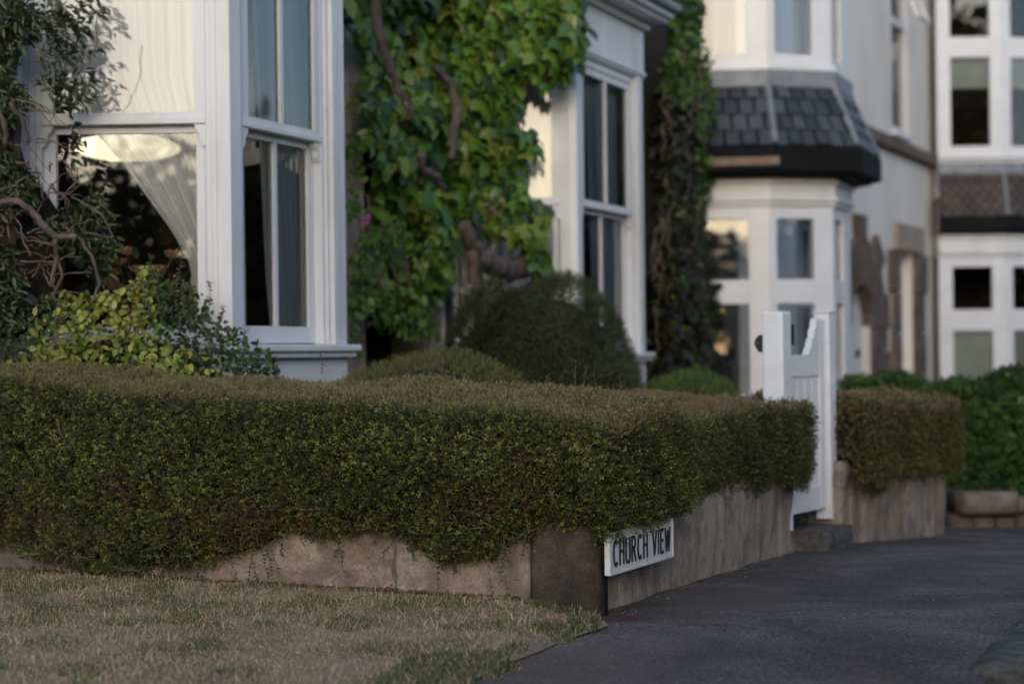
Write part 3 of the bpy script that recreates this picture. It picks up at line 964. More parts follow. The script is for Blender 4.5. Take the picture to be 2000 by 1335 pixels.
VC = P(265, 520, 9.62)
vz = 1.06
bouq = thing('rose_bouquet', 'dim peach roses in a dark vase inside the near bay window', 'flowers', (VC.x, VC.y, vz))
b = MB()
prof = [(.045, 0), (.075, .05), (.085, .14), (.06, .22), (.05, .26)]
b.loft([[(VC.x + r * math.cos(k * .3927), VC.y + r * math.sin(k * .3927), vz + h) for k in range(16)] for r, h in prof]); b.build('vase', M['terracotta'], bouq, True)
PET = (np.array([(0, 0, 0), (.35, .38, .12), (.8, .42, .35), (1, 0, .5), (.8, -.42, .35), (.35, -.38, .12)], float), OVAL[1])
rs = np.random.default_rng(5)
for k in range(9):
    c = np.array([VC.x + rs.uniform(-.2, .2), VC.y + rs.uniform(-.1, .1), vz + rs.uniform(.34, .62)])
    n = 16; an = rs.uniform(0, 6.28, n); up = np.linspace(.1, 1.3, n)
    x = np.stack([np.cos(an) * np.cos(up), np.sin(an) * np.cos(up), np.sin(up)], -1)
    nn = np.stack([-np.cos(an) * np.sin(up), -np.sin(an) * np.sin(up), np.cos(up)], -1)
    cloud('rose', bouq, PET, np.repeat(c[None], n, 0), x, nn, np.linspace(.065, .035, n), pick([(.62, .34, .2), (.68, .44, .27)], [1, 1], n), M['petal'], stuff=False)
    b = MB(); b.tube([(VC.x, VC.y, vz + .2), tuple(c)], .004, 5); b.build('stem', M['twig'], bouq)
n = 60
pp = np.stack([VC.x + rs.normal(size=n) * .13, VC.y + rs.normal(size=n) * .08, vz + rs.uniform(.25, .6, n)], -1)
cloud('foliage', bouq, OVAL, pp, rs.normal(size=(n, 3)), rs.normal(size=(n, 3)), rs.uniform(.05, .08, n), pick([(.04, .07, .03), (.06, .09, .04)], [1, 1], n), M['leaf'])

# ------------------------------------------------------------------ far houses with canted bays
def window_face(part, fr, wd, z0, z1, cols, rows, fm, blind=None, thick=.09):
    """solid face wd x (z0..z1) with glazed openings cols x rows"""
    b = MB()
    e = [0.0] + [x for c in cols for x in c] + [wd]
    for k in range(0, len(e), 2):
        if e[k + 1] - e[k] > .004: b.box(fr, e[k], e[k + 1], -thick, 0, z0, z1)
    zz = [z0] + [x for r in rows for x in r] + [z1]
    for c0, c1 in cols:
        for k in range(0, len(zz), 2):
            if zz[k + 1] - zz[k] > .004: b.box(fr, c0, c1, -thick + .002, -.006, zz[k], zz[k + 1])
    b.build('window_frame', fm, part, bevel=.004)
    for c0, c1 in cols:
        for r0, r1 in rows:
            g = MB(); g.v = [fr.pt(c0 - .003, -.05, r0 - .003), fr.pt(c1 + .003, -.05, r0 - .003), fr.pt(c1 + .003, -.05, r1 + .003), fr.pt(c0 - .003, -.05, r1 + .003)]
            g.f = [[0, 1, 2, 3]]; g.build('pane', M['pane'], part)

def facet_frames(pts):
    out = []
    for i in range(len(pts) - 1):
        a, b_ = np.array(pts[i])[:2], np.array(pts[i + 1])[:2]
        d_ = b_ - a
        out.append((Frame(a, d_, (d_[1], -d_[0])), float(np.linalg.norm(d_))))
    return out

def skirt_roof(part, pts, zt_, zb_, flare, tiles, rows, tw, m, seed):
    """sloping slate skirt round a bay; each slate its own piece"""
    r = np.random.default_rng(seed)
    top = offset_plan(pts, .02); bot = offset_plan(pts, flare)
    b = MB()
    for i in range(len(pts) - 1):
        k = len(b.v)
        b.v += [(*bot[i], zb_ - .03), (*bot[i + 1], zb_ - .03), (*top[i + 1], zt_ - .03), (*top[i], zt_ - .03), (*pts[i][:2], zb_ - .03), (*pts[i + 1][:2], zb_ - .03)]
        b.f += [[k, k + 1, k + 2, k + 3], [k + 1, k, k + 4, k + 5]]
    roof = b.build('roof', M['black'], part)
    for i in range(len(pts) - 1):
        B0, B1, T0, T1 = (np.array([*q, z]) for q, z in ((bot[i], zb_), (bot[i + 1], zb_), (top[i], zt_), (top[i + 1], zt_)))
        nrm = np.cross(B1 - B0, T0 - B0); nrm /= np.linalg.norm(nrm)
        for q in range(rows):
            v0, v1 = q / rows, min(1.0, (q + 1.12) / rows)
            L0, R0 = B0 + (T0 - B0) * v0, B1 + (T1 - B1) * v0
            L1, R1 = B0 + (T0 - B0) * v1, B1 + (T1 - B1) * v1
            nn = max(2, int(round(np.linalg.norm(R0 - L0) / tw)))
            cuts = np.linspace(0, 1, nn + 1)
            if q % 2: cuts = np.concatenate([[0], (cuts[:-1] + cuts[1:]) / 2, [1]])
            for c in range(len(cuts) - 1):
                u0, u1 = cuts[c] + .012, cuts[c + 1] - .012
                lift = r.uniform(.018, .032); th = .012; dv = r.uniform(-.01, .01)
                q4 = [L0 + (R0 - L0) * u0, L0 + (R0 - L0) * u1, L1 + (R1 - L1) * u1, L1 + (R1 - L1) * u0]
                off = [lift, lift, .004, .004]
                lo_ = [p + nrm * o_ + np.array([0, 0, dv if k < 2 else 0]) for k, (p, o_) in enumerate(zip(q4, off))]
                hi_ = [p + nrm * th for p in lo_]
                s_ = MB(); s_.v = [tuple(p) for p in lo_ + hi_]
                s_.f = [[3, 2, 1, 0], [4, 5, 6, 7], [0, 1, 5, 4], [1, 2, 6, 5], [2, 3, 7, 6], [3, 0, 4, 7]]
                s_.build(tiles, m[r.integers(len(m))], part)
    # lead over hips and along the head
    for i in range(1, len(pts) - 1):
        b = MB(); b.tube([(*bot[i], zb_ + .03), (*top[i], zt_ + .02)], .035, 8); b.build('lead_hip', M['lead'], part)
    b = MB(); ring(b, pts, -.02, .05, zt_ - .02, zt_ + .17); b.build('lead_flashing', M['lead'], part, bevel=.01)
    return roof

SL = [simple('slate_%d' % k, [(.25, tuple(c * .75 for c in cc)), (.7, tuple(c * 1.25 for c in cc))], 6, .5, [(40, .3, .003)])
      for k, cc in enumerate([(.028, .032, .042), (.042, .047, .060), (.034, .036, .043), (.056, .062, .075), (.022, .024, .031)])]
BT = [simple('tile_%d' % k, [(.25, tuple(c * .75 for c in cc)), (.7, tuple(c * 1.25 for c in cc))], 6, .8, [(40, .4, .003)])
      for k, cc in enumerate([(.066, .054, .047), (.080, .065, .056), (.056, .047, .042)])]

def bay_tower(house_, pts, lv, cols, tiles, tmats, rows, tw, seed, flare, beam):
    part_b = MB(); ring(part_b, pts, -.3, -.004, -.7, lv['low0'])
    part = part_b.build('bay_window', M['render_white'], house_)
    for (fr, wd), cl in zip(facet_frames(pts), cols):
        window_face(part, fr, wd, lv['low0'], lv['fascia0'], [(c0 * wd, c1 * wd) for c0, c1 in cl], lv['low_rows'], M['upvc'])
        window_face(part, fr, wd, lv['up0'], lv['up1'], [(c0 * wd, c1 * wd) for c0, c1 in cl], lv['up_rows'], M['upvc'])
    b = MB(); ring(b, pts, -.3, .03, lv['fascia0'] + .001, lv['fascia1']); b.build('fascia', M['white'], part)
    b = MB(); ring(b, pts, -.1, .06, lv['fascia0'] + .05, lv['fascia0'] + .085); ring(b, pts, -.1, .075, lv['fascia1'] - .06, lv['fascia1'] - .03); b.build('moulding', M['white'], part)
    b = MB(); ring(b, pts, -.3, flare - .06, lv['fascia1'] + .001, lv['fascia1'] + .03); b.build('soffit', M['black'], part)
    b = MB(); ring(b, pts, flare - .12, flare + .04, lv['fascia1'] + .031, lv['eave'] - .001); b.build('gutter', M['black'], part, bevel=.02)
    if beam:
        fr, wd = facet_frames(pts)[0]
        z = (lv['fascia1'] + lv['eave']) / 2
        b = MB(); b.box(fr, wd - 1.0, wd + flare * .35, flare + .041, flare + .055, z - .055, z + .03); b.build('worn_board', M['wood'], part)
    skirt_roof(part, pts, lv['rooftop'], lv['eave'], flare, tiles, rows, tw, tmats, seed)
    b = MB(); ring(b, pts, -.3, .0, lv['rooftop'] - .4, lv['up0'] - .001); b.build('spandrel', M['render_white'], part)
    b = MB(); ring(b, pts, -.1, .05, lv['up0'] + .0, lv['up0'] + .05); b.build('sill', M['upvc'], part)
    B = offset_plan(pts, -.12)
    b = MB(); b.plan(B, lv['fascia0'] - .02, lv['up0'] - .05); b.plan(B, lv['up1'] - .01, lv['up1'] + .05); b.plan(B, -.7, .12); b.build('bay_floor', M['ceiling'], part)
    return part

# cream house
cream = thing('house', 'cream rendered house with a slate-skirted white bay and arched stone doorway', 'house', P(1660, 690, 20.5) - Vector((0, 0, 1.6)))
AB = P(1505, 690, 18.0); BC = P(1630, 690, 18.22); CD = P(1663, 690, 19.05)
dA = Vector((-math.sin(math.radians(97)), -math.cos(math.radians(97)), 0))
A0 = AB + dA * 1.15
u45 = (CD - BC).normalized(); nn_ = Vector((u45.y, -u45.x, 0))
D0 = CD + (u45 - nn_).normalized() * 1.0
cpts = [A0, AB, BC, CD, D0]
zc = lambda y: 1.06 + (683 - y) * 18.1 / FPX
lvc = dict(low0=.12, low_rows=[(zc(768), zc(592)), (zc(545), zc(427))], fascia0=zc(402), fascia1=zc(347), eave=zc(292), rooftop=zc(168), up0=zc(138), up_rows=[(zc(106), zc(-170))], up1=zc(-240))
ccols = [[(.20, .81)], [(.12, .70)], [(.13, .62)], [(.1, .85)]]
bay_tower(cream, cpts, lvc, ccols, 'slate', SL, 4, .165, 3, .30, True)
# cream main wall
k0, k1 = P(1640, 690, 22.7), P(1838, 690, 28.2)
ud = (k1 - k0).normalized()
FD = Frame(k0[:2], ud[:2], (ud.y, -ud.x))
LD = (k1 - k0).length
h_ = lambda x, y, b=0.0: FD.hit(x, y, b)
# openings: tall stair window, arched door, square door
wx0, wx1 = fa(FD, 1741, 100), fa(FD, 1772, 100); wz0, wz1 = fz(FD, 1757, 262), 7.2
da0, da1 = fa(FD, 1652, 640), fa(FD, 1699, 640)
ea0, ea1 = fa(FD, 1752, 600), fa(FD, 1782, 600); ez1 = fz(FD, 1768, 492)
az_spring, az_top = fz(FD, 1690, 640), fz(FD, 1680, 556)
b = MB()
B0, B1 = -.6, 0
b.box(FD, -3.2, da0, B0, B1, -1, 8); b.box(FD, da1, ea0, B0, B1, -1, wz0)
b.box(FD, da0, da1, B0, B1, az_top + .12, wz0)
b.box(FD, ea0, ea1, B0, B1, ez1, wz0); b.box(FD, ea1, LD + .3, B0, B1, -1, wz0)
b.box(FD, da0, wx0, B0, B1, wz0, 8); b.box(FD, wx1, LD + .3, B0, B1, wz0, 8)
b.build('wall', M['cream'], cream)
# arch infill following the curve
ac = (da0 + da1) / 2; rr_ = (da1 - da0) / 2
arcp = lambda r, n=9, a0=0, a1=180: [(ac + r * math.cos(math.radians(a0 + (a1 - a0) * i / (n - 1))), az_spring + r * (az_top - az_spring) / rr_ * math.sin(math.radians(a0 + (a1 - a0) * i / (n - 1)))) for i in range(n)]
# stepped voussoirs and jamb stones, proud of the wall
stepr = [.95, .72, 1.0, .74, 1.05, .7, .9, .7, .8]
inn = arcp(rr_ + .004, 10); 
for i in range(9):
    o_ = rr_ + stepr[i]
    outp = arcp(o_, 10)
    s_ = MB(); s_.prism(FD, [inn[i + 1], inn[i], outp[i], outp[i + 1]], -.45, .07 + .012 * (i % 3)); s_.build('voussoir', M['doorstone'], cream, bevel=.015)
zz = np.linspace(-.6, az_spring, 7)
for k in range(6):
    wdt = (.92, .72)[k % 2]
    s_ = MB(); s_.box(FD, da1 + .003, da1 + wdt, -.45, .07 + .01 * (k % 2), zz[k] + .008, zz[k + 1] - .008); s_.build('jamb_stone', M['doorstone'], cream, bevel=.015)
    s_ = MB(); s_.box(FD, da0 - wdt, da0 - .003, -.45, .07 + .01 * (k % 2), zz[k] + .008, zz[k + 1] - .008); s_.build('jamb_stone', M['doorstone'], cream, bevel=.015)
# finial-like upright stone on the crown of the arch
s_ = MB(); s_.box(FD, ac + .02, ac + .24, -.2, .09, az_top + .43, az_top + .72); s_.build('crown_stone', M['doorstone'], cream, bevel=.02)
dd = MB(); dd.box(FD, da0 + .002, da1 - .002, -.16, -.11, -.6, az_top)
wd_ = dd.build('door', M['white'], cream)
b = MB(); b.box(FD, ac + .25, ac + .40, -.109, -.08, .95, 1.05); b.build('letter_plate', M['iron'], wd_)
# square doorway: tan lintel, dark jambs, white door lining
b = MB(); b.box(FD, fa(FD, 1744, 460), fa(FD, 1797, 460), -.28, .08, ez1 + .004, fz(FD, 1770, 440)); b.build('door_lintel', M['tanstone'], cream, bevel=.015)
zz = np.linspace(-.6, ez1, 6)
for k in range(5):
    wdt = (.55, .34)[k % 2] if k > 2 else .4
    s_ = MB(); s_.box(FD, ea0 - wdt, ea0 - .003, -.42, .075, zz[k] + .008, zz[k + 1] - .008); s_.build('jamb_stone', M['doorstone'], cream, bevel=.015)
    s_ = MB(); s_.box(FD, ea1 + .003, ea1 + wdt + .25, -.42, .075, zz[k] + .008, zz[k + 1] - .008); s_.build('jamb_stone', M['doorstone'], cream, bevel=.015)
dd = MB(); dd.box(FD, ea0 - .001, ea1 + .001, -.19, -.14, -.6, ez1)
dd.build('door', M['white'], cream)
# string course and tall window
sc0, sc1 = h_(1688, 268), h_(1836, 318)
zmid = (sc0[1] + sc1[1]) / 2
b = MB(); b.box(FD, -.5, LD + .1, 0.002, .13, zmid - .09, zmid + .09); b.build('string_course', M['doorstone'], cream, bevel=.02)
b = MB()
b.box(FD, wx0, wx0 + .10, -.12, -.02, wz0, wz1); b.box(FD, wx1 - .10, wx1, -.12, -.02, wz0, wz1); b.box(FD, wx0 + .1, wx1 - .1, -.12, -.02, wz0, wz0 + .10); b.box(FD, wx0 - .06, wx1 + .06, .002, .06, wz0 - .06, wz0)
b.box(FD, wx0 + .1, wx1 - .1, -.12, -.02, fz(FD, 1755, 52), fz(FD, 1755, 38))
sw = b.build('stair_window', M['upvc'], cream)
g = MB(); g.v = [FD.pt(wx0 + .09, -.07, wz0 + .09), FD.pt(wx1 - .09, -.07, wz0 + .09), FD.pt(wx1 - .09, -.07, wz1), FD.pt(wx0 + .09, -.07, wz1)]; g.f = [[0, 1, 2, 3]]; g.build('pane', M['pane'], sw)
zo = fz(FD, 1755, 45)
cas = Frame(FD.pt(wx0 + .1, -.02, 0)[:2], FD.u, FD.n)
b = MB()
for a0, a1, z0, z1 in ((0, .07, 0, 1.0), (wx1 - wx0 - .27, wx1 - wx0 - .2, 0, 1.0), (.07, wx1 - wx0 - .27, 0, .07), (.07, wx1 - wx0 - .27, .93, 1.0)):
    k = len(b.v)
    for o_ in (0, .05):
        for a_, zq in ((a0, z0), (a1, z0), (a1, z1), (a0, z1)):
            b.v.append(cas.pt(a_, (1 - zq) * .38 + o_, zo + zq * .95))
    b.f += [[k + 3, k + 2, k + 1, k], [k + 4, k + 5, k + 6, k + 7]] + [[k + j, k + (j + 1) % 4, k + 4 + (j + 1) % 4, k + 4 + j] for j in range(4)]
b.build('open_casement', M['upvc'], sw)
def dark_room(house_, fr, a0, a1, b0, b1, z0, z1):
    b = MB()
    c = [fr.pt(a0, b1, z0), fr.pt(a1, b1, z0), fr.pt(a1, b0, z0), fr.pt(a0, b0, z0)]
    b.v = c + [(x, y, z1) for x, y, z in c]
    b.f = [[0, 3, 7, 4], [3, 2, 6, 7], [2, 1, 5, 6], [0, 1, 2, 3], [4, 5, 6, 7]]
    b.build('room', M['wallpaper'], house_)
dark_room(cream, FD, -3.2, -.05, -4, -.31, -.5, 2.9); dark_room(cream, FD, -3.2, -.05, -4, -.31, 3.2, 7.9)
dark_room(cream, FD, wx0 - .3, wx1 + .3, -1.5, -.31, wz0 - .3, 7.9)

# grey-white house at the right edge: side face of its bay looks at the camera
DE = 27.4
pale = thing('house', 'pale house at the right edge with a brown tiled bay skirt and blinds', 'house', P(1920, 690, DE) - Vector((0, 0, 1.6)))
E0, E1, E2, E3 = P(1836, 690, DE), P(1963, 690, DE), P(2120, 690, DE + .5), P(2190, 690, DE + 2.5)
epts = [E0, E1, E2, E3]
ze = lambda y: 1.06 + (679 - y) * DE / FPX
lve = dict(low0=.0, low_rows=[(ze(770), ze(646)), (ze(604), ze(521))], fascia0=ze(500), fascia1=ze(457), eave=ze(424), rooftop=ze(338), up0=ze(310), up_rows=[(ze(285), ze(112)), (ze(72), ze(-60))], up1=ze(-120))
ecols = [[(.21, .82)], [(.11, .48), (.60, .92)], [(.1, .9)]]
bay_tower(pale, epts, lve, ecols, 'roof_tile', BT, 7, .19, 9, .16, False)
FE = Frame(E0[:2], (1, 0), (0, -1))
b = MB(); b.box(FE, .0, 6.0, -6, -2.6, -1, 8); b.build('wall', M['cream'], pale)
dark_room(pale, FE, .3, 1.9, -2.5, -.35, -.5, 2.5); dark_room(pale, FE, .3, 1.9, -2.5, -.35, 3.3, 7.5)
efr = facet_frames(epts)
for q, (z0, z1, lab) in enumerate(((ze(775), ze(640), 'grey-green blind filling the lower pane of the right edge house'), (ze(170), ze(108), 'pale blind half lowered upstairs in the right edge house'))):
    for f_, (c0, c1) in ((0, (.19, .84)), (1, (.09, .50))):
        fr, wd = efr[f_]
        bl = thing('window_blind', lab + (', left window' if f_ == 0 else ', at the photo edge'), 'blind', fr.pt(c0 * wd, -.12, z0), 'slatted blinds in the right edge house')
        n = int((z1 - z0) / .05)
        b = MB()
        for k in range(n):
            b.box(fr, c0 * wd, c1 * wd, -.125, -.115 + .0, z0 + k * (z1 - z0) / n, z0 + (k + .86) * (z1 - z0) / n)
        o = b.build('slats', M['blind'], bl); o['kind'] = 'stuff'

# ------------------------------------------------------------------ hedges
SPR, SPF = sprig(5, .30, 52, 1)
SPR2, SPF2 = sprig(4, .36, 60, 2, DIAMOND)

def box_hedge(root, sampler, N, length, seed, cols_fn, T=SPR, vf=SPF, m=None, name='foliage', out_w=1.0, up_w=.45, rnd=.75):
    """sampler(N) -> positions, outward normals"""
    p, n = sampler(N)
    N = len(p)
    x = n * out_w + np.array([0, 0, up_w]) + jit(N, rnd)
    nn = jit(N, 1.0) + np.array([0, 0, .6])
    L = length * RNG.uniform(.65, 1.3, N)
    depth = RNG.exponential(.016, N)
    p = p - n * (depth + L * .55)[:, None]
    c = cols_fn(p, n)
    return cloud(name, root, T, p, x, nn, L, c, m or M['leaf'], vf)

# --- L-shaped near hedge
TB_X = [-6.4, -5.48, -4.78, -4.34, -4.0, -3.93, -3.57, -3.35, -3.2, -2.97, -2.79, -2.72, -2.5, -2.3]
TB_Y = [.13, .15, .05, .12, .20, .27, .31, .27, .20, .22, .31, .38, .38, .38]
def front_bot(t): return np.interp(t, TB_X, TB_Y)
def front_top(t): return np.interp(t, [-6.4, -5.5, -4.9, -4.3, -2.9, -2.4], [1.02, .985, .915, .865, .835, .765])
def front_back(t): return np.interp(t, [-6.4, -5.5, -4.9, -4.2, -3.6, -2.4], [1.07, 1.06, .985, .935, .93, .86])
def side_top(s): return np.interp(s, [6.2, 7.0, 7.28, 7.42, 8.2, 9.0, 9.5], [.765, .785, .785, .75, .765, .765, .745])
def side_back(s): return np.interp(s, [6.2, 7.0, 8.2, 9.0, 9.5], [.90, .86, .84, .82, .765])
def side_bot(s): return np.interp(s, [6.2, 6.45, 6.6, 6.9, 7.3, 8.0, 9.5], [.34, .24, .27, .34, .335, .34, .30])
SFRONT, TOUT, SBACK, TIN, SEND = 6.215, -2.40, 7.12, -3.25, 9.50

def round_corner(s, t, r=.16):
    u, v = SFRONT + r - s, t - (TOUT - r)
    m = (u > 0) & (v > 0)
    d_ = np.hypot(u, v); k = np.where(m & (d_ > r), r / np.maximum(d_, 1e-6), 1)
    return np.where(m, SFRONT + r - u * k, s), np.where(m, TOUT - r + v * k, t)

def near_sampler(which):
    def f(N):
        if which == 'front':
            t = RNG.uniform(-6.35, TOUT, N); v = RNG.uniform(0, 1, N)
            zb_, zt_ = front_bot(t), front_top(t)
            zb_ = zb_ + nz(np.stack([t, t * 0, t * 0], -1), 12, 40) * .04
            z = zb_ + (zt_ - zb_) * v
            s = SFRONT + .02 - .035 * np.sin(v * 3.14) +   .05 * np.clip((v - .93) / .07, 0, 1) ** 2 + .05 * np.clip((.15 - v) / .15, 0, 1)
            n = np.stack([np.full(N, -1.0), np.zeros(N), np.clip((v - .93) / .07, 0, 1) * .7], -1)
        elif which == 'ftop':
            t = RNG.uniform(-6.35, TOUT, N); q = RNG.uniform(0, 1, N)
            s = SFRONT + .04 + (SBACK - SFRONT - .04) * q
            z = front_top(t) + (front_back(t) - front_top(t)) * np.clip(q * 1.35, 0, 1) ** .8 - .08 * np.clip((q - .85) / .15, 0, 1) ** 2
            n = np.stack([-.25 + .5 * (q > .9), np.zeros(N), np.ones(N)], -1)
        elif which == 'side':
            s = RNG.uniform(SFRONT, SEND, N); v = RNG.uniform(0, 1, N)
            zb_, zt_ = side_bot(s) + nz(np.stack([s, s * 0, s * 0], -1), 11, 41) * .025, side_top(s)
            z = zb_ + (zt_ - zb_) * v
            t = TOUT - .02 + .03 * np.sin(v * 3.14) - .05 * np.clip((v - .92) / .08, 0, 1) ** 2 - .03 * np.clip((.15 - v) / .15, 0, 1)
            t = t + .012 * np.sin(s * 11) * np.clip(s - 7.2, 0, 1) - .10 * np.clip((s - 7.30) / .08, 0, 1) * (1 - .85 * np.clip((s - 8.6) / .6, 0, 1)) - .07 * np.exp(-((s - 7.36) / .045) ** 2) - .03 * np.exp(-((s - 8.15) / .05) ** 2)
            n = np.stack([np.zeros(N), np.ones(N), np.clip((v - .85) / .15, 0, 1) * .8], -1)
        elif which == 'stop':
            s = RNG.uniform(SFRONT + .3, SEND, N); q = RNG.uniform(0, 1, N)
            t = TOUT - .04 - .10 * np.clip((s - 7.30) / .08, 0, 1) * (1 - .85 * np.clip((s - 8.6) / .6, 0, 1)) - (TOUT - .04 - TIN) * q
            z = side_top(s) + (side_back(s) - side_top(s)) * np.clip(q * 1.3, 0, 1) ** .8 - .06 * np.clip((q - .85) / .15, 0, 1) ** 2
            n = np.stack([np.zeros(N), np.full(N, .2), np.ones(N)], -1)
        elif which == 'end':
            t = RNG.uniform(TIN, TOUT - .035, N); v = RNG.uniform(0, 1, N)
            z = .26 + (side_top(SEND) - .26 + .03) * v
            s = np.full(N, SEND) - .06 * np.clip((v - .85) / .15, 0, 1) - .05 * (1 - v)
            n = np.stack([np.ones(N), np.zeros(N), np.zeros(N)], -1)
        s, t = round_corner(s, t)
        keep = np.ones(N, bool)
        if which == 'ftop':  # the side arm's own top takes over near the corner
            w_ = np.clip((t - (-3.1)) / .5, 0, 1)
            z = z * (1 - w_) + w_ * np.minimum(z, side_top(s) + .10)
        if which == 'stop':
            keep = (s > SBACK - .05) | (t > -2.9)
        p = WA(s, t, z)[keep]; n_ = n[keep]
        n_w = np.stack([n_[:, 0] * DX + n_[:, 1] * NX, n_[:, 0] * DY + n_[:, 1] * NY, n_[:, 2]], -1)
        n_w = unit(n_w)
        p = p + n_w * (nz(p, 5, 11) * .012 + nz(p, 18, 12) * .013)[:, None]
        hole = (nz(p, 15, 14) + .5 * nz(p, 31, 15) > 1.65) & (n_[:, 2] < .5)
        p = p + np.array([0, 0, 1.0]) * (nz(p, 2.2, 16) * .012)[:, None]
        return p[~hole], n_w[~hole]
    return f

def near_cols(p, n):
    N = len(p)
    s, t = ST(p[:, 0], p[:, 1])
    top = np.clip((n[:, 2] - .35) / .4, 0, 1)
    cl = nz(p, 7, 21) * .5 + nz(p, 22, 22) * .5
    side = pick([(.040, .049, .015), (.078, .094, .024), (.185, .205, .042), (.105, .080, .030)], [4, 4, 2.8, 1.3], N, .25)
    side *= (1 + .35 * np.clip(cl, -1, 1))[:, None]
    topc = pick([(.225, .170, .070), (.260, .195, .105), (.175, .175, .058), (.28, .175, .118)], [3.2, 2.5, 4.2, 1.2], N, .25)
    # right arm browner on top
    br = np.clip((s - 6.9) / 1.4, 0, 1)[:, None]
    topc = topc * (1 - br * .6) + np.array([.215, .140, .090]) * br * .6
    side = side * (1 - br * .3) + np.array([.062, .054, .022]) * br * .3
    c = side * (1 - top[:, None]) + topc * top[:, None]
    # rusty dead patches low on the front face
    for (tc, zc_, rt, rz_) in ((-4.25, .30, .22, .10), (-3.95, .33, .25, .09), (-5.3, .33, .2, .08), (-4.75, .45, .15, .08), (-2.75, .62, .10, .07), (-2.9, .42, .2, .07)):
        k = np.exp(-((t - tc) / rt) ** 2 - ((p[:, 2] - zc_) / rz_) ** 2) * (s < 6.5)
        m = RNG.uniform(0, 1, N) < k * .5
        c[m] = pick([(.105, .055, .028), (.085, .042, .022), (.16, .09, .046)], [2, 2, 1], int(m.sum()), .3)
    return c

hedge = thing('clipped_hedge', 'dense small-leaved clipped hedge wrapping the near corner above the street sign', 'hedge', W(6.9, -3.0, .2))
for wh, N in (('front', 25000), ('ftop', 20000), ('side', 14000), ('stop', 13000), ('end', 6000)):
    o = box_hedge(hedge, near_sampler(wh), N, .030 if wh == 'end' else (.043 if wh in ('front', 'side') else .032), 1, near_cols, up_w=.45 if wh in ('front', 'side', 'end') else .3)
# dark twiggy inside of the hedge
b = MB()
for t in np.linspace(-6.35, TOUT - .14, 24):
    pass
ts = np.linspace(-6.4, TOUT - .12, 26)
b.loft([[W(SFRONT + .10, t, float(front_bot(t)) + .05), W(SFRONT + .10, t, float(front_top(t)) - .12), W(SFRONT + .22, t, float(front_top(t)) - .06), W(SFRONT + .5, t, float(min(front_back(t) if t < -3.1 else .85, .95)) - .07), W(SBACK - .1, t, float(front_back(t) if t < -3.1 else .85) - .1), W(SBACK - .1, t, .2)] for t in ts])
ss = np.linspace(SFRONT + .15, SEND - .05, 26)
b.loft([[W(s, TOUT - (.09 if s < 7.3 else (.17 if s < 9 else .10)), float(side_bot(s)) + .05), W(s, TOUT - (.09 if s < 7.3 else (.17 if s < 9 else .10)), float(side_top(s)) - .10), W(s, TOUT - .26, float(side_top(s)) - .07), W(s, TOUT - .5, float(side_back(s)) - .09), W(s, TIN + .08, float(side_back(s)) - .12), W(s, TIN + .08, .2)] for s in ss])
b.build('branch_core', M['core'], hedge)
# trailing shoots over the stones, upright shoots on top, bare twigs in the face
def shoot(pts_, n, size, cols, parent, name='shoot', mt=None):
    """a stem with paired leaves"""
    pts_ = [np.array(p, float) for p in pts_]
    b = MB(); b.tube([tuple(p) for p in pts_], list(np.linspace(.0022, .001, len(pts_))), 4)
    st = b.build(name, M['twig'], parent)
    f = np.linspace(.1, 1, n); idx = f * (len(pts_) - 1); i0 = np.minimum(idx.astype(int), len(pts_) - 2); fr_ = (idx - i0)[:, None]
    A = np.array(pts_); q = A[i0] * (1 - fr_) + A[i0 + 1] * fr_; d_ = unit(A[i0 + 1] - A[i0])
    q = np.repeat(q, 2, 0); d_ = np.repeat(d_, 2, 0)
    sd = unit(np.cross(d_, RNG.normal(size=d_.shape))); 
    me = cloud_mesh('leaves', OVAL, q, sd + d_ * .6, d_ + jit(len(q), .3), RNG.uniform(.8, 1.2, len(q)) * size, pick(cols, [1] * len(cols), len(q)), BASE[parent.name])
    o = link('leaves', me, st, mt or M['leaf']); o['kind'] = 'stuff'
    return st
green3 = [(.05, .07, .02), (.09, .12, .03), (.07, .08, .025)]
brown3 = [(.13, .10, .05), (.16, .09, .06), (.10, .10, .04)]
for (x, y0, y1, D, cols) in ((545, 735, 700, 8.2, brown3), (628, 722, 688, 8.2, [(.03, .03, .018), (.05, .045, .02)]), (1125, 765, 706, 7.8, brown3), (1140, 762, 718, 7.8, brown3),
                             (1065, 750, 732, 7.9, brown3), (1075, 752, 736, 7.9, brown3), (1165, 770, 728, 7.9, brown3), (1210, 778, 742, 7.9, brown3), (1255, 782, 764, 7.9, brown3),
                             (888, 748, 698, 8.0, brown3), (912, 752, 706, 8.0, brown3), (905, 745, 725, 8.0, [(.35, .32, .08), (.25, .25, .06)]), (1275, 784, 768, 8.0, brown3), (860, 750, 728, 8, brown3), (1190, 775, 755, 7.9, brown3)):
    p0_ = P(x, y0 + 8, D); p1_ = P(x - random.uniform(-6, 8), y1, D)
    mid = (p0_ + p1_) / 2 + Vector((random.uniform(-.008, .008), 0, 0))
    shoot([p0_, mid, p1_], 7, .013, cols, hedge)
for k in range(34):
    t = random.choice([-4.9, -4.6, -4.35, -4.15, -3.9, -3.6, -3.3, -2.97, -2.95, -2.7, -5.2]) + random.uniform(-.12, .12)
    zb_ = float(front_bot(t)); L = random.uniform(.05, .16) if abs(t + 2.96) > .06 else random.uniform(.12, .2)
    p0_ = W(SFRONT + .05, t, zb_ + .04); p1_ = W(SFRONT + random.uniform(.02, .09), t + random.uniform(-.06, .06), max(.02, zb_ - L))
    shoot([p0_, (p0_ + p1_) / 2 + Vector((random.uniform(-.02, .02), -.02, 0)), p1_], 9, .016, green3, hedge)
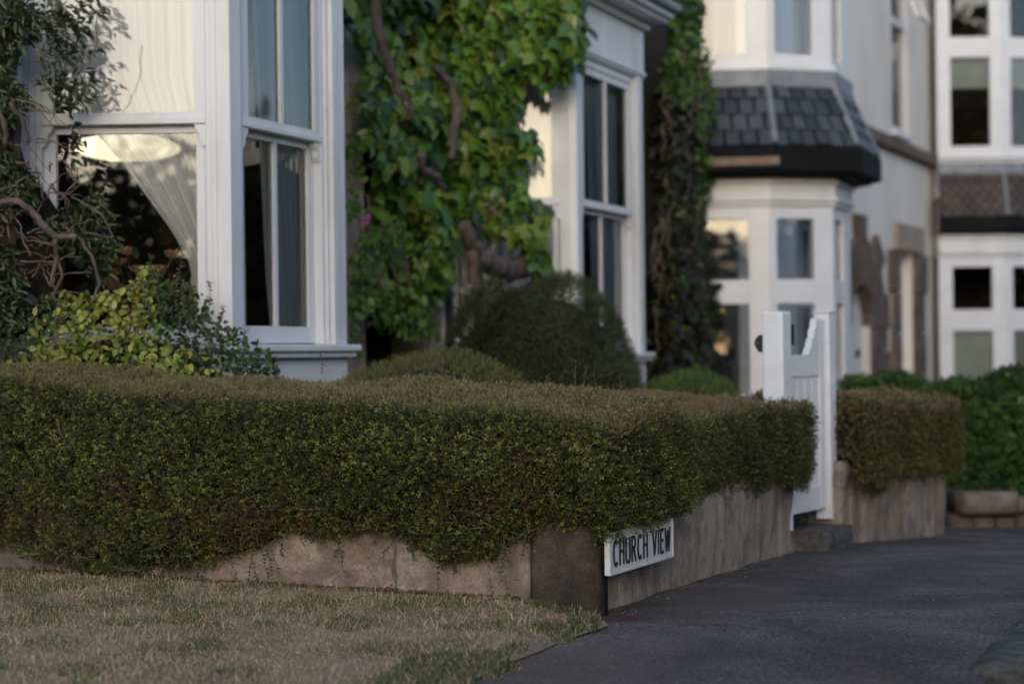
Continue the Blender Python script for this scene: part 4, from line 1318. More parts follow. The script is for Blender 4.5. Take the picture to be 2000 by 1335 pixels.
for k in range(60):
    t = random.uniform(-5.6, -2.45); z = random.uniform(float(front_bot(t)) - .0, float(front_top(t)) - .08)
    if random.random() < .5: z = float(front_bot(t)) + random.uniform(-.02, .12)
    p0_ = W(SFRONT + .04, t, z); an = random.uniform(-1.2, 1.2); L = random.uniform(.04, .12)
    p1_ = p0_ + W(-.05, math.cos(an) * L * random.choice([-1, 1]), math.sin(an) * L)
    b = MB(); b.tube([p0_, (p0_ + p1_) / 2 + Vector((0, -.012, random.uniform(-.01, .01))), p1_], [.003, .0025, .0015], 4); b.build('bare_twig', M['twig'], hedge)

# --- brown hedge beyond the gate
def slab_sampler(fr, L, zt_, zb_, depth, ends=True, rc=.08):
    def f(N):
        k = RNG.uniform(0, 1, N); a = RNG.uniform(.06, L + .05, N); v = RNG.uniform(0, 1, N)
        z0, z1 = zb_(a), zt_(a)
        front = k < .5; top = (k >= .5) & (k < .88); end = k >= .88
        bb = np.where(front, .08 - .06 * np.clip((v - .85) / .15, 0, 1) ** 2, .08 - depth * v)
        z = np.where(front, z0 + (z1 - z0) * v, z1 + .05 * np.sin(v * 3.14))
        aa = np.where(end, np.where(RNG.uniform(0, 1, N) < .5, L + .05, .06), a)
        z = np.where(end, z0 + (z1 - z0) * RNG.uniform(0, 1, N), z)
        p = np.stack([fr.o[0] + fr.u[0] * aa + fr.n[0] * bb, fr.o[1] + fr.u[1] * aa + fr.n[1] * bb, z], -1)
        n = np.zeros((N, 3)); n[front, :2] = fr.n; n[top, 2] = 1; n[end, :2] = np.where((aa[end] > L / 2)[:, None], fr.u, -fr.u)
        n = unit(n)
        return p + n * (nz(p, 4, 31) * .03 + nz(p, 14, 32) * .012)[:, None], n
    return f
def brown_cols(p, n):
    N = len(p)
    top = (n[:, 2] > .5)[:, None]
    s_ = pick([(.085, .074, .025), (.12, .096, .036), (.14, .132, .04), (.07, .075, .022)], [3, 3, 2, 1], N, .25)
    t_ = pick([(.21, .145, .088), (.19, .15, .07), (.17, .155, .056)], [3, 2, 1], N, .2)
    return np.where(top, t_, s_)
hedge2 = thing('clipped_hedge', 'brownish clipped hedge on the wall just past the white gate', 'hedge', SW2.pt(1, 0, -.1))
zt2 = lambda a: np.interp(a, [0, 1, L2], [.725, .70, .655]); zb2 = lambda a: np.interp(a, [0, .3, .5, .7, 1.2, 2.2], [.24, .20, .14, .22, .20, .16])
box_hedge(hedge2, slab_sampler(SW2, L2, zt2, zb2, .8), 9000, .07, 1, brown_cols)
b = MB(); b.box(SW2, .08, L2 - .05, -.62, -.03, .05, .60); b.build('branch_core', M['core'], hedge2)

# --- green privet at the right
pv0 = P(1630, 760, 14.6); pv1 = P(2140, 760, 14.0)
FP = Frame(pv0[:2], (pv1 - pv0)[:2], ((pv1 - pv0).y, -(pv1 - pv0).x))
LP_ = (pv1 - pv0).length
def privet_cols(p, n):
    N = len(p)
    c = pick([(.035, .075, .015), (.055, .115, .022), (.085, .16, .03), (.02, .045, .012)], [3, 3, 1.6, 2], N, .25)
    return c * (1 + .3 * np.clip(nz(p, 5, 55), -1, 1))[:, None]
privet = thing('privet_hedge', 'loose bright green privet hedge at the right behind the brown hedge', 'hedge', FP.pt(LP_ / 2, 0, -.3))
ztp = lambda a: .70 + .05 * np.sin(a * 5) + .03 * np.sin(a * 13 + 1); zbp = lambda a: -.32 + 0 * a
box_hedge(privet, slab_sampler(FP, LP_, ztp, zbp, 1.2), 9000, .11, 1, privet_cols, T=SPR2, vf=SPF2)
b = MB(); b.box(FP, .05, LP_, -1.0, -.03, -.35, .56); b.build('branch_core', M['core'], privet)

# --- dome shrubs and low mounds in the garden
def dome_sampler(c, rx, ry, rz_, zmin, lump=.06, rot=0.0):
    def f(N):
        v = unit(RNG.normal(size=(N, 3))); v[:, 2] = np.abs(v[:, 2]) * 1.0 - .1
        v = unit(v)
        k = 1 + lump * nz(v, 3, 61) + lump * .6 * nz(v, 8, 62)
        p = np.array(c) + v * np.array([rx, ry, rz_]) * k[:, None]
        n = unit(v / np.array([rx, ry, rz_]))
        m = p[:, 2] > zmin
        return p[m], n[m]
    return f
def dome_core(root, c, rx, ry, rz_):
    b = MB(); rings = []
    for k in range(9):
        th = math.pi * .5 * k / 8
        rings.append([(c[0] + rx * math.cos(th) * math.cos(q * .3927) * .999 + 1e-4 * math.cos(q * .3927), c[1] + ry * math.cos(th) * math.sin(q * .3927) + 1e-4 * math.sin(q * .3927), c[2] + rz_ * math.sin(th)) for q in range(16)])
    b.loft(rings); b.build('branch_core', M['core'], root, True)
def yew_cols(p, n):
    N = len(p); c = pick([(.030, .042, .016), (.048, .062, .021), (.078, .088, .032), (.055, .048, .024)], [3, 3, 1.5, .6], N, .25)
    return c * (1 + .45 * np.clip(nz(p, 6, 71) + .5 * nz(p, 15, 72), -1, 1))[:, None]
yc = P(1065, 690, 11.5); yc.z = .60
yew = thing('yew_bush', 'large dark rounded evergreen bush in front of the farther white bay', 'shrub', (yc.x, yc.y, .15))
NEED, NEF = sprig(7, .30, 48, 4, (np.array([(0, 0, 0), (.5, .09, .02), (1, 0, 0), (.5, -.09, .02)], float), DIAMOND[1]))
box_hedge(yew, dome_sampler(yc, .70, .66, .93, .2, .06), 14000, .062, 1, yew_cols, T=NEED, vf=NEF, m=M['needle'], up_w=.2, rnd=.5)
dome_core(yew, yc, .61, .57, .83)
# second lobe on its left, lower
yc2 = P(945, 690, 11.3); yc2.z = .5
box_hedge(yew, dome_sampler(yc2, .36, .40, 1.0, .2, .06), 5000, .065, 1, yew_cols, T=NEED, vf=NEF, m=M['needle'], up_w=.2, rnd=.5)
def mound_cols(p, n):
    N = len(p); return pick([(.125, .140, .040), (.165, .165, .055), (.095, .110, .034), (.18, .145, .065)], [3, 3, 2, 1], N, .22)
mc = P(825, 690, 9.35); mc.z = .44
mound = thing('mounded_shrub', 'low olive green clipped mound just behind the near hedge', 'shrub', (mc.x, mc.y, .15))
box_hedge(mound, dome_sampler(mc, .80, .50, .61, .2, .05), 9500, .05, 1, mound_cols, T=NEED, vf=NEF, m=M['needle'], up_w=.3, rnd=.6)
dome_core(mound, mc, .72, .44, .54)
lc = P(1330, 690, 11.8); lc.z = .33
lowh = thing('mounded_shrub', 'low green clipped shrub between the farther bay and the gate', 'shrub', (lc.x, lc.y, .1))
def lowg_cols(p, n):
    N = len(p); return pick([(.095, .150, .032), (.13, .19, .042), (.065, .10, .026)], [3, 3, 2], N, .22)
box_hedge(lowh, dome_sampler(lc, .60, .55, .56, .1, .05), 6000, .06, 1, lowg_cols, T=NEED, vf=NEF, m=M['needle'], up_w=.3, rnd=.6)
dome_core(lowh, lc, .46, .48, .5)

# ------------------------------------------------------------------ leafy plants: single leaves as parts, the rest as one mass
def leaf_variants(T, cols, tag, smooth=True):
    out = []
    for k, c in enumerate(cols):
        V, F = T
        me = np_mesh(tag, V, F, smooth, np.repeat(np.array(c, float)[None], len(V), 0)); out.append(me)
    return out

from mathutils import Matrix
def scatter_leaves(root, T, pos, x, n, scale, cols, m, n_parts=300, key=None):
    """the n_parts largest as objects of their own, the others joined"""
    N = len(pos); x_, y_, z_ = frames(x, n)
    cidx = RNG.integers(len(cols), size=N)
    var = leaf_variants(T, cols, 'leaf')
    for me in var: me.materials.append(m)
    order = np.argsort(-(scale if key is None else key))
    base = BASE[root.name]
    for i in order[:n_parts]:
        o = bpy.data.objects.new('leaf', var[cidx[i]]); COL.objects.link(o); o.parent = root
        s_ = scale[i]
        o.matrix_local = Matrix(((x_[i, 0] * s_, y_[i, 0] * s_, z_[i, 0] * s_, pos[i, 0] - base[0]), (x_[i, 1] * s_, y_[i, 1] * s_, z_[i, 1] * s_, pos[i, 1] - base[1]),
                                 (x_[i, 2] * s_, y_[i, 2] * s_, z_[i, 2] * s_, pos[i, 2] - base[2]), (0, 0, 0, 1)))
    r = order[n_parts:]
    if len(r):
        cc = np.array(cols, float)[cidx[r]] * RNG.uniform(.8, 1.2, (len(r), 1))
        cloud('foliage', root, T, pos[r], x[r], n[r], scale[r], cc, m)

def inside(poly, x, y):
    c = np.zeros(len(x), bool); j = len(poly) - 1
    for i in range(len(poly)):
        xi, yi = poly[i]; xj, yj = poly[j]
        m = ((yi > y) != (yj > y)) & (x < (xj - xi) * (y - yi) / (yj - yi + 1e-12) + xi)
        c ^= m; j = i
    return c

def on_plane_t(px, py, t):
    """points where photo rays meet the upright plane at street offset t (t may vary per point)"""
    u, v = px - 1000.0, 690.0 - py
    c, s_ = math.cos(ROLL), math.sin(ROLL)
    rx, rz = (u * c + v * s_) / FPX, (-u * s_ + v * c) / FPX
    D = t / (NX * rx + NY)
    return np.stack([rx * D, D, CAM_Z + rz * D], -1)

def wiggle(pts_, amp, n=4, seed=0):
    """subdivide a polyline and add small irregular bends"""
    r = np.random.default_rng(seed); out = []
    for a, b_ in zip(pts_[:-1], pts_[1:]):
        a, b_ = np.array(a, float), np.array(b_, float)
        for k in range(n):
            out.append(a + (b_ - a) * k / n + (r.normal(size=3) * amp if k else 0))
    out.append(np.array(pts_[-1], float))
    return [tuple(p) for p in out]

# --- big-leaved creeper over the doorway
LOBE = (np.array([(.0, 0, 0), (-.12, .20, -.04), (.02, .42, -.12), (.26, .58, -.22), (.36, .40, -.10), (.48, .30, -.05), (.72, .25, -.14), (1.02, 0, -.30),
                  (.72, -.25, -.14), (.48, -.30, -.05), (.36, -.40, -.10), (.26, -.58, -.22), (.02, -.42, -.12), (-.12, -.20, -.04), (.36, 0, .04)], float),
        np.array([(14, (i + 1) % 14, i) for i in range(14)]))
creeper = thing('wall_creeper', 'glossy green lobed-leaf creeper hanging over the dark doorway between the white bays', 'climber', W(11.6, -5.9, .1))
IVY = [(678, -60), (1140, -60), (1140, 40), (1118, 130), (1075, 168), (1022, 150), (1000, 225), (1040, 262), (1050, 296), (1002, 335), (1066, 405), (1066, 470), (1080, 545),
       (1048, 570), (1028, 470), (960, 452), (905, 430), (900, 470), (880, 560), (835, 610), (800, 600), (745, 640), (720, 560), (722, 430), (745, 330), (712, 240), (716, 100), (678, 60)]
N = 2900
px = RNG.uniform(670, 1145, N * 3); py = RNG.uniform(-60, 660, N * 3)
px = px + nz(np.stack([px, py, px * 0], -1), .06, 77) * 8
ok = inside(IVY, px, py)
px, py = px[ok][:N], py[ok][:N]; N = len(px)
q3 = np.stack([px, py, px * 0], -1)
bul = .30 + .16 * nz(q3, .018, 78) + .08 * nz(q3, .05, 79)
tt = TW + np.clip(bul, .08, .7) + np.clip((px - 980) / 150, 0, 1) * .65 - RNG.exponential(.07, N)
pos = on_plane_t(px, py, np.minimum(tt, -5.0))
lim = 13.22 - .22 * np.clip(bul, 0, .7) - RNG.uniform(0, .16, N)
fac = np.minimum(1, lim / pos[:, 1])[:, None]
pos = np.array([0, 0, CAM_Z]) + (pos - np.array([0, 0, CAM_Z])) * fac
nW = np.array([NX, NY, 0])
n_ = nW * 1.0 + np.array([0, -.35, .65]) + jit(N, .38)
x_ = np.array([0, 0, -1.0]) + nW * .25 + jit(N, .42)
sc_ = RNG.uniform(.055, .18, N) * (1 + .2 * np.clip(nz(q3, .02, 80), -1, 1))
IVYC = [(.058, .125, .018), (.085, .170, .022), (.125, .215, .028), (.040, .088, .020), (.165, .250, .034), (.095, .190, .024), (.060, .138, .028), (.18, .22, .036), (.030, .062, .018)]
dk = sc_ * (1 + 6 * (tt - tt.min()))
scatter_leaves(creeper, LOBE, pos, x_, n_, sc_, IVYC, M['leaf_gloss'], 300, dk)
# a few turning leaves
rp = [(962, 402), (985, 388), (945, 395), (958, 418), (1030, 392), (905, 50), (1012, 420)]
rpx = np.array([a for a, b_ in rp], float); rpy = np.array([b_ for a, b_ in rp], float)
rpos = on_plane_t(rpx, rpy, np.full(len(rp), -5.27))
for k in range(len(rp)):
    c = [(.20, .06, .04), (.26, .19, .04), (.24, .22, .05), (.18, .05, .05)][k % 4]
    cloud('turning_leaf', creeper, LOBE, rpos[k:k + 1], np.array([[.1, 0, -1]]) + jit(1, .3), np.array([[NX, NY, .5]]), np.array([.09]), np.array([c]), M['leaf_gloss'], stuff=False)
def stem(root, pts_, radii, name='stem', seed=0, amp=.012, m='bark', sides=8):
    pl = wiggle(pts_, amp, 4, seed)
    rr = np.interp(np.linspace(0, 1, len(pl)), np.linspace(0, 1, len(radii)), radii)
    rr = rr * (1 + .12 * np.sin(np.arange(len(pl)) * 2.3 + seed))
    b = MB(); b.tube(pl, list(rr), sides); return b.build(name, M[m], root, True)
def plane_pts(lst, t): return [on_plane_t(np.array([a]), np.array([b_]), np.array([t]))[0] for a, b_ in lst]
stem(creeper, plane_pts([(735, -30), (738, 60), (760, 130), (790, 190), (797, 235)], -5.36), [.034, .033, .034, .03, .02], seed=1)
stem(creeper, plane_pts([(850, 130), (880, 165), (893, 215), (886, 270), (880, 310)], -5.36), [.02, .032, .038, .036, .02], seed=2)
stem(creeper, plane_pts([(815, 300), (835, 335), (870, 370)], -5.36), [.022, .028, .02], seed=3)
stem(creeper, plane_pts([(905, 440), (925, 480), (945, 510), (985, 525), (1025, 522), (1032, 490)], -5.36), [.05, .055, .075, .085, .09, .05], 'trunk', 4)
stem(creeper, plane_pts([(925, 485), (925, 545), (935, 590), (945, 660), (940, 760)], -5.36), [.045, .04, .04, .05, .06], 'trunk', 5)
stem(creeper, plane_pts([(1052, 505), (1045, 545), (1025, 570), (985, 565), (955, 590), (935, 582)], -5.36), [.03, .032, .03, .035, .04, .03], 'trunk', 6)
stem(creeper, plane_pts([(985, 525), (985, 565), (960, 580)], -5.36), [.03, .035, .03], 'trunk', 7)
b = MB(); b.tube(plane_pts([(932, 440), (936, 500), (935, 600), (930, 760)], -5.36), .030, 8); b.build('support_post', M['iron'], creeper)

# --- lighter small-leaved climber to the right of the near bay
honey = thing('honeysuckle', 'pale green small-leaved climber hanging right of the near white bay', 'climber', W(10.4, -5.9, .1))
HON = [(682, 180), (700, 260), (705, 400), (790, 430), (815, 520), (850, 640), (862, 660), (800, 660), (735, 620), (700, 690), (684, 690), (680, 400), (672, 200)]
N = 900
px = RNG.uniform(668, 866, N * 4); py = RNG.uniform(60, 700, N * 4); ok = inside(HON, px, py)
px, py = px[ok][:N], py[ok][:N]; N = len(px)
dens = nz(np.stack([px, py, px * 0], -1), .045, 91) > -.25
px, py = px[dens], py[dens]; N = len(px)
pos = on_plane_t(px, py, TW + .35 + RNG.normal(size=N) * .06)
scatter_leaves(honey, OVAL, pos, np.array([.1, 0, -.5]) + jit(N, .7), nW + np.array([0, 0, .5]) + jit(N, .5), RNG.uniform(.05, .085, N),
               [(.075, .15, .022), (.10, .19, .03), (.13, .22, .035), (.055, .11, .02)], M['leaf'], 300)
for k in range(9):
    x0 = random.uniform(690, 800); y0 = random.uniform(380, 460)
    stem(honey, plane_pts([(x0, y0), (x0 + random.uniform(-15, 25), y0 + 90), (x0 + random.uniform(-20, 60), y0 + random.uniform(160, 220))], TW + .33), [.006, .005, .003], seed=k, sides=5, m='twig')
for (fx, fy) in ((695, 422), (716, 428), (712, 440)):
    c = on_plane_t(np.array([fx]), np.array([fy]), np.array([TW + .42]))[0]
    n = 12; an = RNG.uniform(0, 6.28, n); up = RNG.uniform(-.3, 1.2, n)
    x = np.stack([np.cos(an) * np.cos(up), np.sin(an) * np.cos(up), np.sin(up)], -1)
    cloud('blossom', honey, OVAL, np.repeat(c[None], n, 0), x, jit(n, 1), RNG.uniform(.03, .045, n), pick([(.50, .16, .26), (.6, .3, .38)], [1, 1], n), M['petal'], stuff=False)

# --- dark creeper column between the white and cream houses
dark = thing('wall_creeper', 'tall dark brownish creeper column between the farther white bay and the cream house', 'climber', W(15.3, -5.7, -.2))
DC = [(1262, 60), (1325, -60), (1365, -60), (1362, 60), (1385, 150), (1392, 240), (1388, 330), (1375, 420), (1385, 520), (1405, 600), (1420, 700), (1400, 780), (1262, 780)]
N = 6500
px = RNG.uniform(1255, 1425, N * 3); py = RNG.uniform(-60, 785, N * 3); ok = inside(DC, px + RNG.normal(size=N * 3) * 5, py)
px, py = px[ok][:N], py[ok][:N]; N = len(px)
q3 = np.stack([px, py, px * 0], -1)
edge = np.clip((px - 1320) / 65, 0, 1)
tq = TW + .65 + .15 * nz(q3, .02, 95) + .35 * np.sin(np.clip((px - 1262) / 140, 0, 1) * 3.14) - RNG.exponential(.12, N)
pos = on_plane_t(px, py, np.minimum(tq, -4.95))
gr_ = ((px > 1350 + nz(q3, .03, 96) * 14) & (py < 400)) | ((py < 190) & (nz(q3, .02, 97) > -.3)) | (RNG.uniform(0, 1, N) < .12)
colr = np.where(gr_[:, None], pick([(.06, .12, .02), (.09, .17, .025), (.04, .08, .018)], [1, 1, 1], N), pick([(.030, .028, .014), (.045, .036, .020), (.022, .026, .012), (.06, .038, .03)], [3, 2, 3, 1], N))
cloud('foliage', dark, OVAL, pos, np.array([0, 0, -.6]) + jit(N, .7), nW + np.array([0, -.3, .5]) + jit(N, .6), RNG.uniform(.07, .13, N), colr, M['leaf'])
for k in range(26):
    x0 = random.uniform(1275, 1375); y0 = random.uniform(80, 640)
    stem(dark, plane_pts([(x0, y0), (x0 + random.uniform(-12, 12), y0 + 60), (x0 + random.uniform(-25, 25), y0 + random.uniform(90, 150))], random.uniform(-5.3, -5.1)), [.008, .007, .004], seed=200 + k, sides=5, m='twig', amp=.03)
b = MB()
b.loft([[W(14.75, TW, z), W(14.8, TW + .45, z), W(15.5, TW + .75, z), W(16.3, TW + .5, z), W(16.5, TW, z)] for z in (-.3, 1.5, 3.2, 5.2)]); b.build('branch_core', M['core'], dark)

# --- yellow-flushed shrub before the near bay
SHR = [(-40, 600), (20, 580), (60, 600), (120, 580), (230, 575), (262, 545), (290, 510), (330, 560), (385, 560), (420, 620), (470, 650), (520, 690), (545, 730), (545, 790), (-40, 790)]
shrub = thing('variegated_shrub', 'yellow-green variegated shrub behind the left of the near hedge', 'shrub', P(260, 690, 8.75) - Vector((0, 0, .95)))
N = 3400
px = RNG.uniform(-40, 545, N * 3); py = RNG.uniform(505, 790, N * 3); ok = inside(SHR, px, py)
px, py = px[ok][:N], py[ok][:N]; N = len(px)
q3 = np.stack([px, py, px * 0], -1)
D = 8.72 - .22 * np.sin(np.clip((py - 540) / 220, 0, 1) * 1.9) + .10 * nz(q3, .03, 101) + RNG.exponential(.06, N)
u, v = px - 1000.0, 690.0 - py
rx, rz = (u * math.cos(ROLL) + v * math.sin(ROLL)) / FPX, (-u * math.sin(ROLL) + v * math.cos(ROLL)) / FPX
pos = np.stack([rx * D, D, CAM_Z + rz * D], -1)
yel = (nz(q3, .022, 103) * .9 + np.exp(-((px - 200) / 130) ** 2) * .6 - np.clip((px - 380) / 100, 0, 1) * 1.4 - np.clip((60 - px) / 60, 0, 1) * .8) + RNG.normal(size=N) * .35 > .42
nrm = np.array([0, -.8, .55])
gcols = [(.036, .068, .022), (.052, .094, .027), (.078, .125, .031), (.062, .062, .03), (.028, .05, .02)]
ycols = [(.30, .32, .05), (.38, .37, .08), (.18, .25, .04), (.40, .37, .15), (.13, .20, .035), (.24, .28, .05)]
sz = np.where(yel, RNG.uniform(.034, .055, N), RNG.uniform(.026, .046, N))
i1 = np.where(yel)[0]; i2 = np.where(~yel)[0]
k1_ = 170
scatter_leaves(shrub, OVAL, pos[i1], np.array([0, -.2, .1]) + jit(len(i1), .7), nrm + jit(len(i1), .45), sz[i1], ycols, M['leaf'], 170)
scatter_leaves(shrub, OVAL, pos[i2], np.array([0, -.2, .2]) + jit(len(i2), .7), nrm + jit(len(i2), .55), sz[i2], gcols, M['leaf'], 130)
for (x, y0, y1) in ((285, 600, 505), (345, 600, 515), (362, 620, 545), (310, 590, 530), (262, 600, 548), (395, 640, 555), (130, 620, 580), (170, 610, 578), (420, 660, 600), (455, 680, 640), (500, 700, 668), (478, 690, 645), (60, 620, 590), (20, 620, 575), (535, 740, 700), (375, 600, 560), (330, 580, 540), (300, 570, 520)):
    a = P(x, y0, 8.6); c = P(x + random.uniform(-8, 18), y1, 8.6 + random.uniform(-.05, .05))
    shoot([a, (a + c) / 2 + Vector((random.uniform(-.015, .015), 0, 0)), c], 12, .026, [(.10, .10, .032), (.15, .17, .035), (.08, .11, .03), (.15, .09, .045)], shrub)
cc_ = P(230, 720, 8.78); b = MB()
rings = []
for k in range(7):
    th = math.pi * .5 * k / 6
    rings.append([(cc_.x + .70 * math.cos(th) * math.cos(q * .3927) + 1e-4 * math.cos(q * .3927), cc_.y + .10 + .14 * math.cos(th) * math.sin(q * .3927) + 1e-4 * math.sin(q * .3927), .55 + .62 * math.sin(th)) for q in range(16)])
b.loft(rings); b.build('branch_core', M['core'], shrub, True)

# --- woody climber at the left edge
jas = thing('woody_climber', 'tangled brown-stemmed climber with dark pointed leaves at the left edge', 'climber', P(40, 690, 8.5) - Vector((0, 0, 1.0)))
SPEAR = (np.array([(0, 0, 0), (.35, .16, .05), (.7, .12, .02), (1, 0, -.08), (.7, -.12, .02), (.35, -.16, .05)], float), OVAL[1])
JAS = [(-60, -60), (150, -60), (95, 60), (100, 170), (150, 260), (140, 330), (200, 400), (225, 470), (190, 560), (110, 600), (-60, 640)]
N = 4400
px = RNG.uniform(-60, 235, N * 4); py = RNG.uniform(-60, 640, N * 4)
ok = inside(JAS, px + RNG.normal(size=N * 4) * 8, py)
px, py = px[ok], py[ok]
keep = nz(np.stack([px, py, px * 0], -1), .035, 111) > -.35
px, py = px[keep][:N], py[keep][:N]
# hanging sprays over the window
for (sx_, sy_, ex, ey, k) in ((60, -20, 185, 105, 60), (90, 0, 215, 30, 40), (60, 60, 195, 160, 70), (50, 90, 170, 210, 70), (70, 130, 130, 215, 40), (110, 20, 160, 60, 30), (100, 150, 150, 190, 24), (90, 10, 130, 90, 30), (120, -30, 200, 15, 24)):
    f = RNG.uniform(.15, 1, k)
    px = np.concatenate([px, sx_ + (ex - sx_) * f + RNG.normal(size=k) * 9]); py = np.concatenate([py, sy_ + (ey - sy_) * f ** 1.2 + RNG.normal(size=k) * 9])
N = len(px)
D = np.minimum(8.60 + .10 * nz(np.stack([px, py, px * 0], -1), .02, 112) + RNG.exponential(.08, N), 8.88)
D = np.where(px > 100, np.minimum(np.maximum(D, 8.84) + RNG.uniform(0, .06, N), 8.95), D)
u, v = px - 1000.0, 690.0 - py
rx, rz = (u * math.cos(ROLL) + v * math.sin(ROLL)) / FPX, (-u * math.sin(ROLL) + v * math.cos(ROLL)) / FPX
pos = np.stack([rx * D, D, CAM_Z + rz * D], -1)
scatter_leaves(jas, SPEAR, pos, np.array([.5, -.1, -.5]) + jit(N, .55), np.array([0, -.7, .6]) + jit(N, .5), RNG.uniform(.040, .075, N),
               [(.022, .036, .014), (.032, .052, .018), (.048, .072, .022), (.028, .030, .016), (.06, .085, .025)], M['leaf_gloss'], 300)
def pix_stem(lst, D, radii, seed, m='bark', name='stem', sides=7, amp=.012):
    return stem(jas, [P(a, b_, D + .33 + random.uniform(-.06, .06)) for a, b_ in lst], radii, name, seed, amp, m, sides)
pix_stem([(25, -40), (30, 60), (18, 160), (28, 260), (15, 380), (10, 640)], 8.5, [.03, .035, .03, .035, .04, .04], 300, name='trunk')
pix_stem([(-20, -40), (5, 80), (-5, 220), (10, 420), (30, 640)], 8.5, [.035, .04, .035, .04, .04], 301, name='trunk')
pix_stem([(-30, 398), (40, 395), (62, 412), (85, 440), (108, 462), (150, 462)], 8.2, [.016, .016, .017, .018, .018, .013], 302, amp=.004)
pix_stem([(108, 468), (112, 500), (100, 560)], 8.2, [.012, .011, .008], 303, amp=.004)
pix_stem([(112, 500), (122, 540), (95, 590), (55, 590), (10, 560), (-20, 520)], 8.2, [.007, .007, .007, .007, .006, .006], 304, amp=.003)
pix_stem([(150, 462), (180, 500), (195, 555), (180, 590)], 8.2, [.010, .009, .007, .005], 305, amp=.004)
pix_stem([(20, 200), (45, 235), (55, 280)], 8.25, [.013, .012, .010], 306, amp=.004)
pix_stem([(-10, 200), (8, 240), (12, 290)], 8.25, [.016, .014, .012], 307, amp=.004)
pix_stem([(40, 510), (100, 512), (145, 495)], 8.2, [.006, .006, .004], 308, amp=.003)
pix_stem([(100, 360), (130, 390), (135, 420)], 8.2, [.008, .008, .006], 309, amp=.004)
pix_stem([(140, 385), (200, 420), (222, 462), (160, 455)], 8.2, [.006, .006, .005, .004], 310, amp=.004)
for k in range(46):
    x0, y0 = random.uniform(-20, 150), random.uniform(330, 600); an = random.uniform(0, 3.14); L = random.uniform(30, 90)
    pix_stem([(x0, y0), (x0 + L * .5 * math.cos(an), y0 - L * .5 * math.sin(an)), (x0 + L * math.cos(an), y0 - L * math.sin(an) + random.uniform(0, 20))], 8.3, [.005, .004, .002], 320 + k, 'twig', 'twig', 5, .006)
for k in range(16):
    x0, y0 = random.uniform(0, 70), random.uniform(-20, 330); L = random.uniform(50, 130); dr_ = random.uniform(.1, .9)
    pix_stem([(x0, y0), (x0 + L * .5, y0 + L * .1 * dr_), (x0 + L, y0 + L * dr_)], 8.3, [.004, .003, .0015], 380 + k, 'twig', 'twig', 5, .006)
pix_stem([(190, 20), (188, 90), (165, 150), (100, 235)], 8.25, [.003, .003, .003, .002], 410, 'twig', 'twig', 5, .004)
b = MB()
b.loft([[P(-70, y, 8.88), P(0, y, 8.86), P(x1 - 28, y, 8.89), P(x1 - 28, y, 8.96), P(-70, y, 8.97)] for y, x1 in ((660, 110), (560, 150), (450, 165), (380, 120), (330, 80), (200, 45), (60, 40), (-60, 40))]); b.build('branch_core', M['core'], jas)

# ------------------------------------------------------------------ grass, litter, pebbles
BL = (np.array([(0, .5, 0), (0, -.5, 0), (.05, .4, .55), (.05, -.4, .55), (.28, 0, 1.0)], float), np.array([(0, 1, 3), (0, 3, 2), (2, 3, 4)]))
def grass(N, s_rng, t_rng, hgt, wid, cols, probs, mask, lean, seed):
    s = RNG.uniform(*s_rng, N); t = RNG.uniform(*t_rng, N)
    p3 = np.stack([s, t, s * 0], -1)
    ok = (t < verge_edge(s) + .05 * nz(p3, 14, 140) + .03 * nz(p3, 40, 141) - RNG.exponential(.02, N)) & (s < 6.31) & mask(p3)
    s, t = s[ok], t[ok]; n = len(s)
    z = verge_z(s, t) - .004
    p = WA(s, t, z)
    an = RNG.uniform(0, 6.283, n)
    h = RNG.uniform(.5, 1.3, n) * hgt
    up = unit(np.array([0, 0, 1.0]) + jit(n, lean))
    ax = np.stack([np.cos(an), np.sin(an), np.zeros(n)], -1)
    V, F = BL
    sd = unit(np.cross(up, ax)); fw = unit(np.cross(sd, up))
    wv = (RNG.uniform(.7, 1.3, n) * wid)[:, None, None]
    Pp = p[:, None] + h[:, None, None] * (V[None, :, 0:1] * fw[:, None] + V[None, :, 2:3] * up[:, None]) + wv * V[None, :, 1:2] * sd[:, None]
    C = np.repeat(pick(cols, probs, n, .22)[:, None], 5, 1)
    FF = F[None] + (np.arange(n) * 5)[:, None, None]
    return Pp.reshape(-1, 3), FF.reshape(-1, 3), C.reshape(-1, 3)
def patches(p): return nz(p, 2.2, 121) * .7 + nz(p, 6, 122) * .5
gpart = [grass(90000, (4.0, 6.31), (-6.6, -2.3), .019, .0034, [(.43, .315, .185), (.56, .43, .275), (.28, .20, .12), (.13, .145, .052)], [4, 3, 2.5, 1.6], lambda p: patches(p) > -2, .75, 1),
         grass(60000, (4.0, 6.31), (-6.6, -2.3), .024, .0030, [(.06, .095, .028), (.08, .12, .036), (.11, .135, .048)], [3, 3, 2], lambda p: patches(p) + .9 * nz(p, 17, 150) > .15, .45, 2),
         grass(9500, (4.0, 6.28), (-6.6, -2.3), .038, .0038, [(.44, .36, .25), (.34, .26, .17), (.54, .46, .34)], [3, 3, 1.5], lambda p: nz(p, 3.5, 124) > -.75, .55, 3)]
def greenedge(p): return (verge_edge(p[:, 0]) - p[:, 1]) < .10 + .22 * nz(p, 4, 130) + .1 * nz(p, 15, 131)
gpart.append(grass(36000, (4.0, 6.31), (-3.2, -2.3), .026, .0030, [(.05, .085, .024), (.07, .11, .03), (.09, .12, .035), (.17, .14, .085)], [3, 3, 2, 1.2], greenedge, .5, 4))
off = 0; Vs, Fs, Cs = [], [], []
for V, F, C in gpart:
    Vs.append(V); Fs.append(F + off); Cs.append(C); off += len(V)
go = link('grass', np_mesh('grass', np.concatenate(Vs), np.concatenate(Fs), False, np.concatenate(Cs)), None, M['grass'])
put(go, 'short dry straw-coloured grass with green tufts on the verge', 'grass', None, 'stuff')
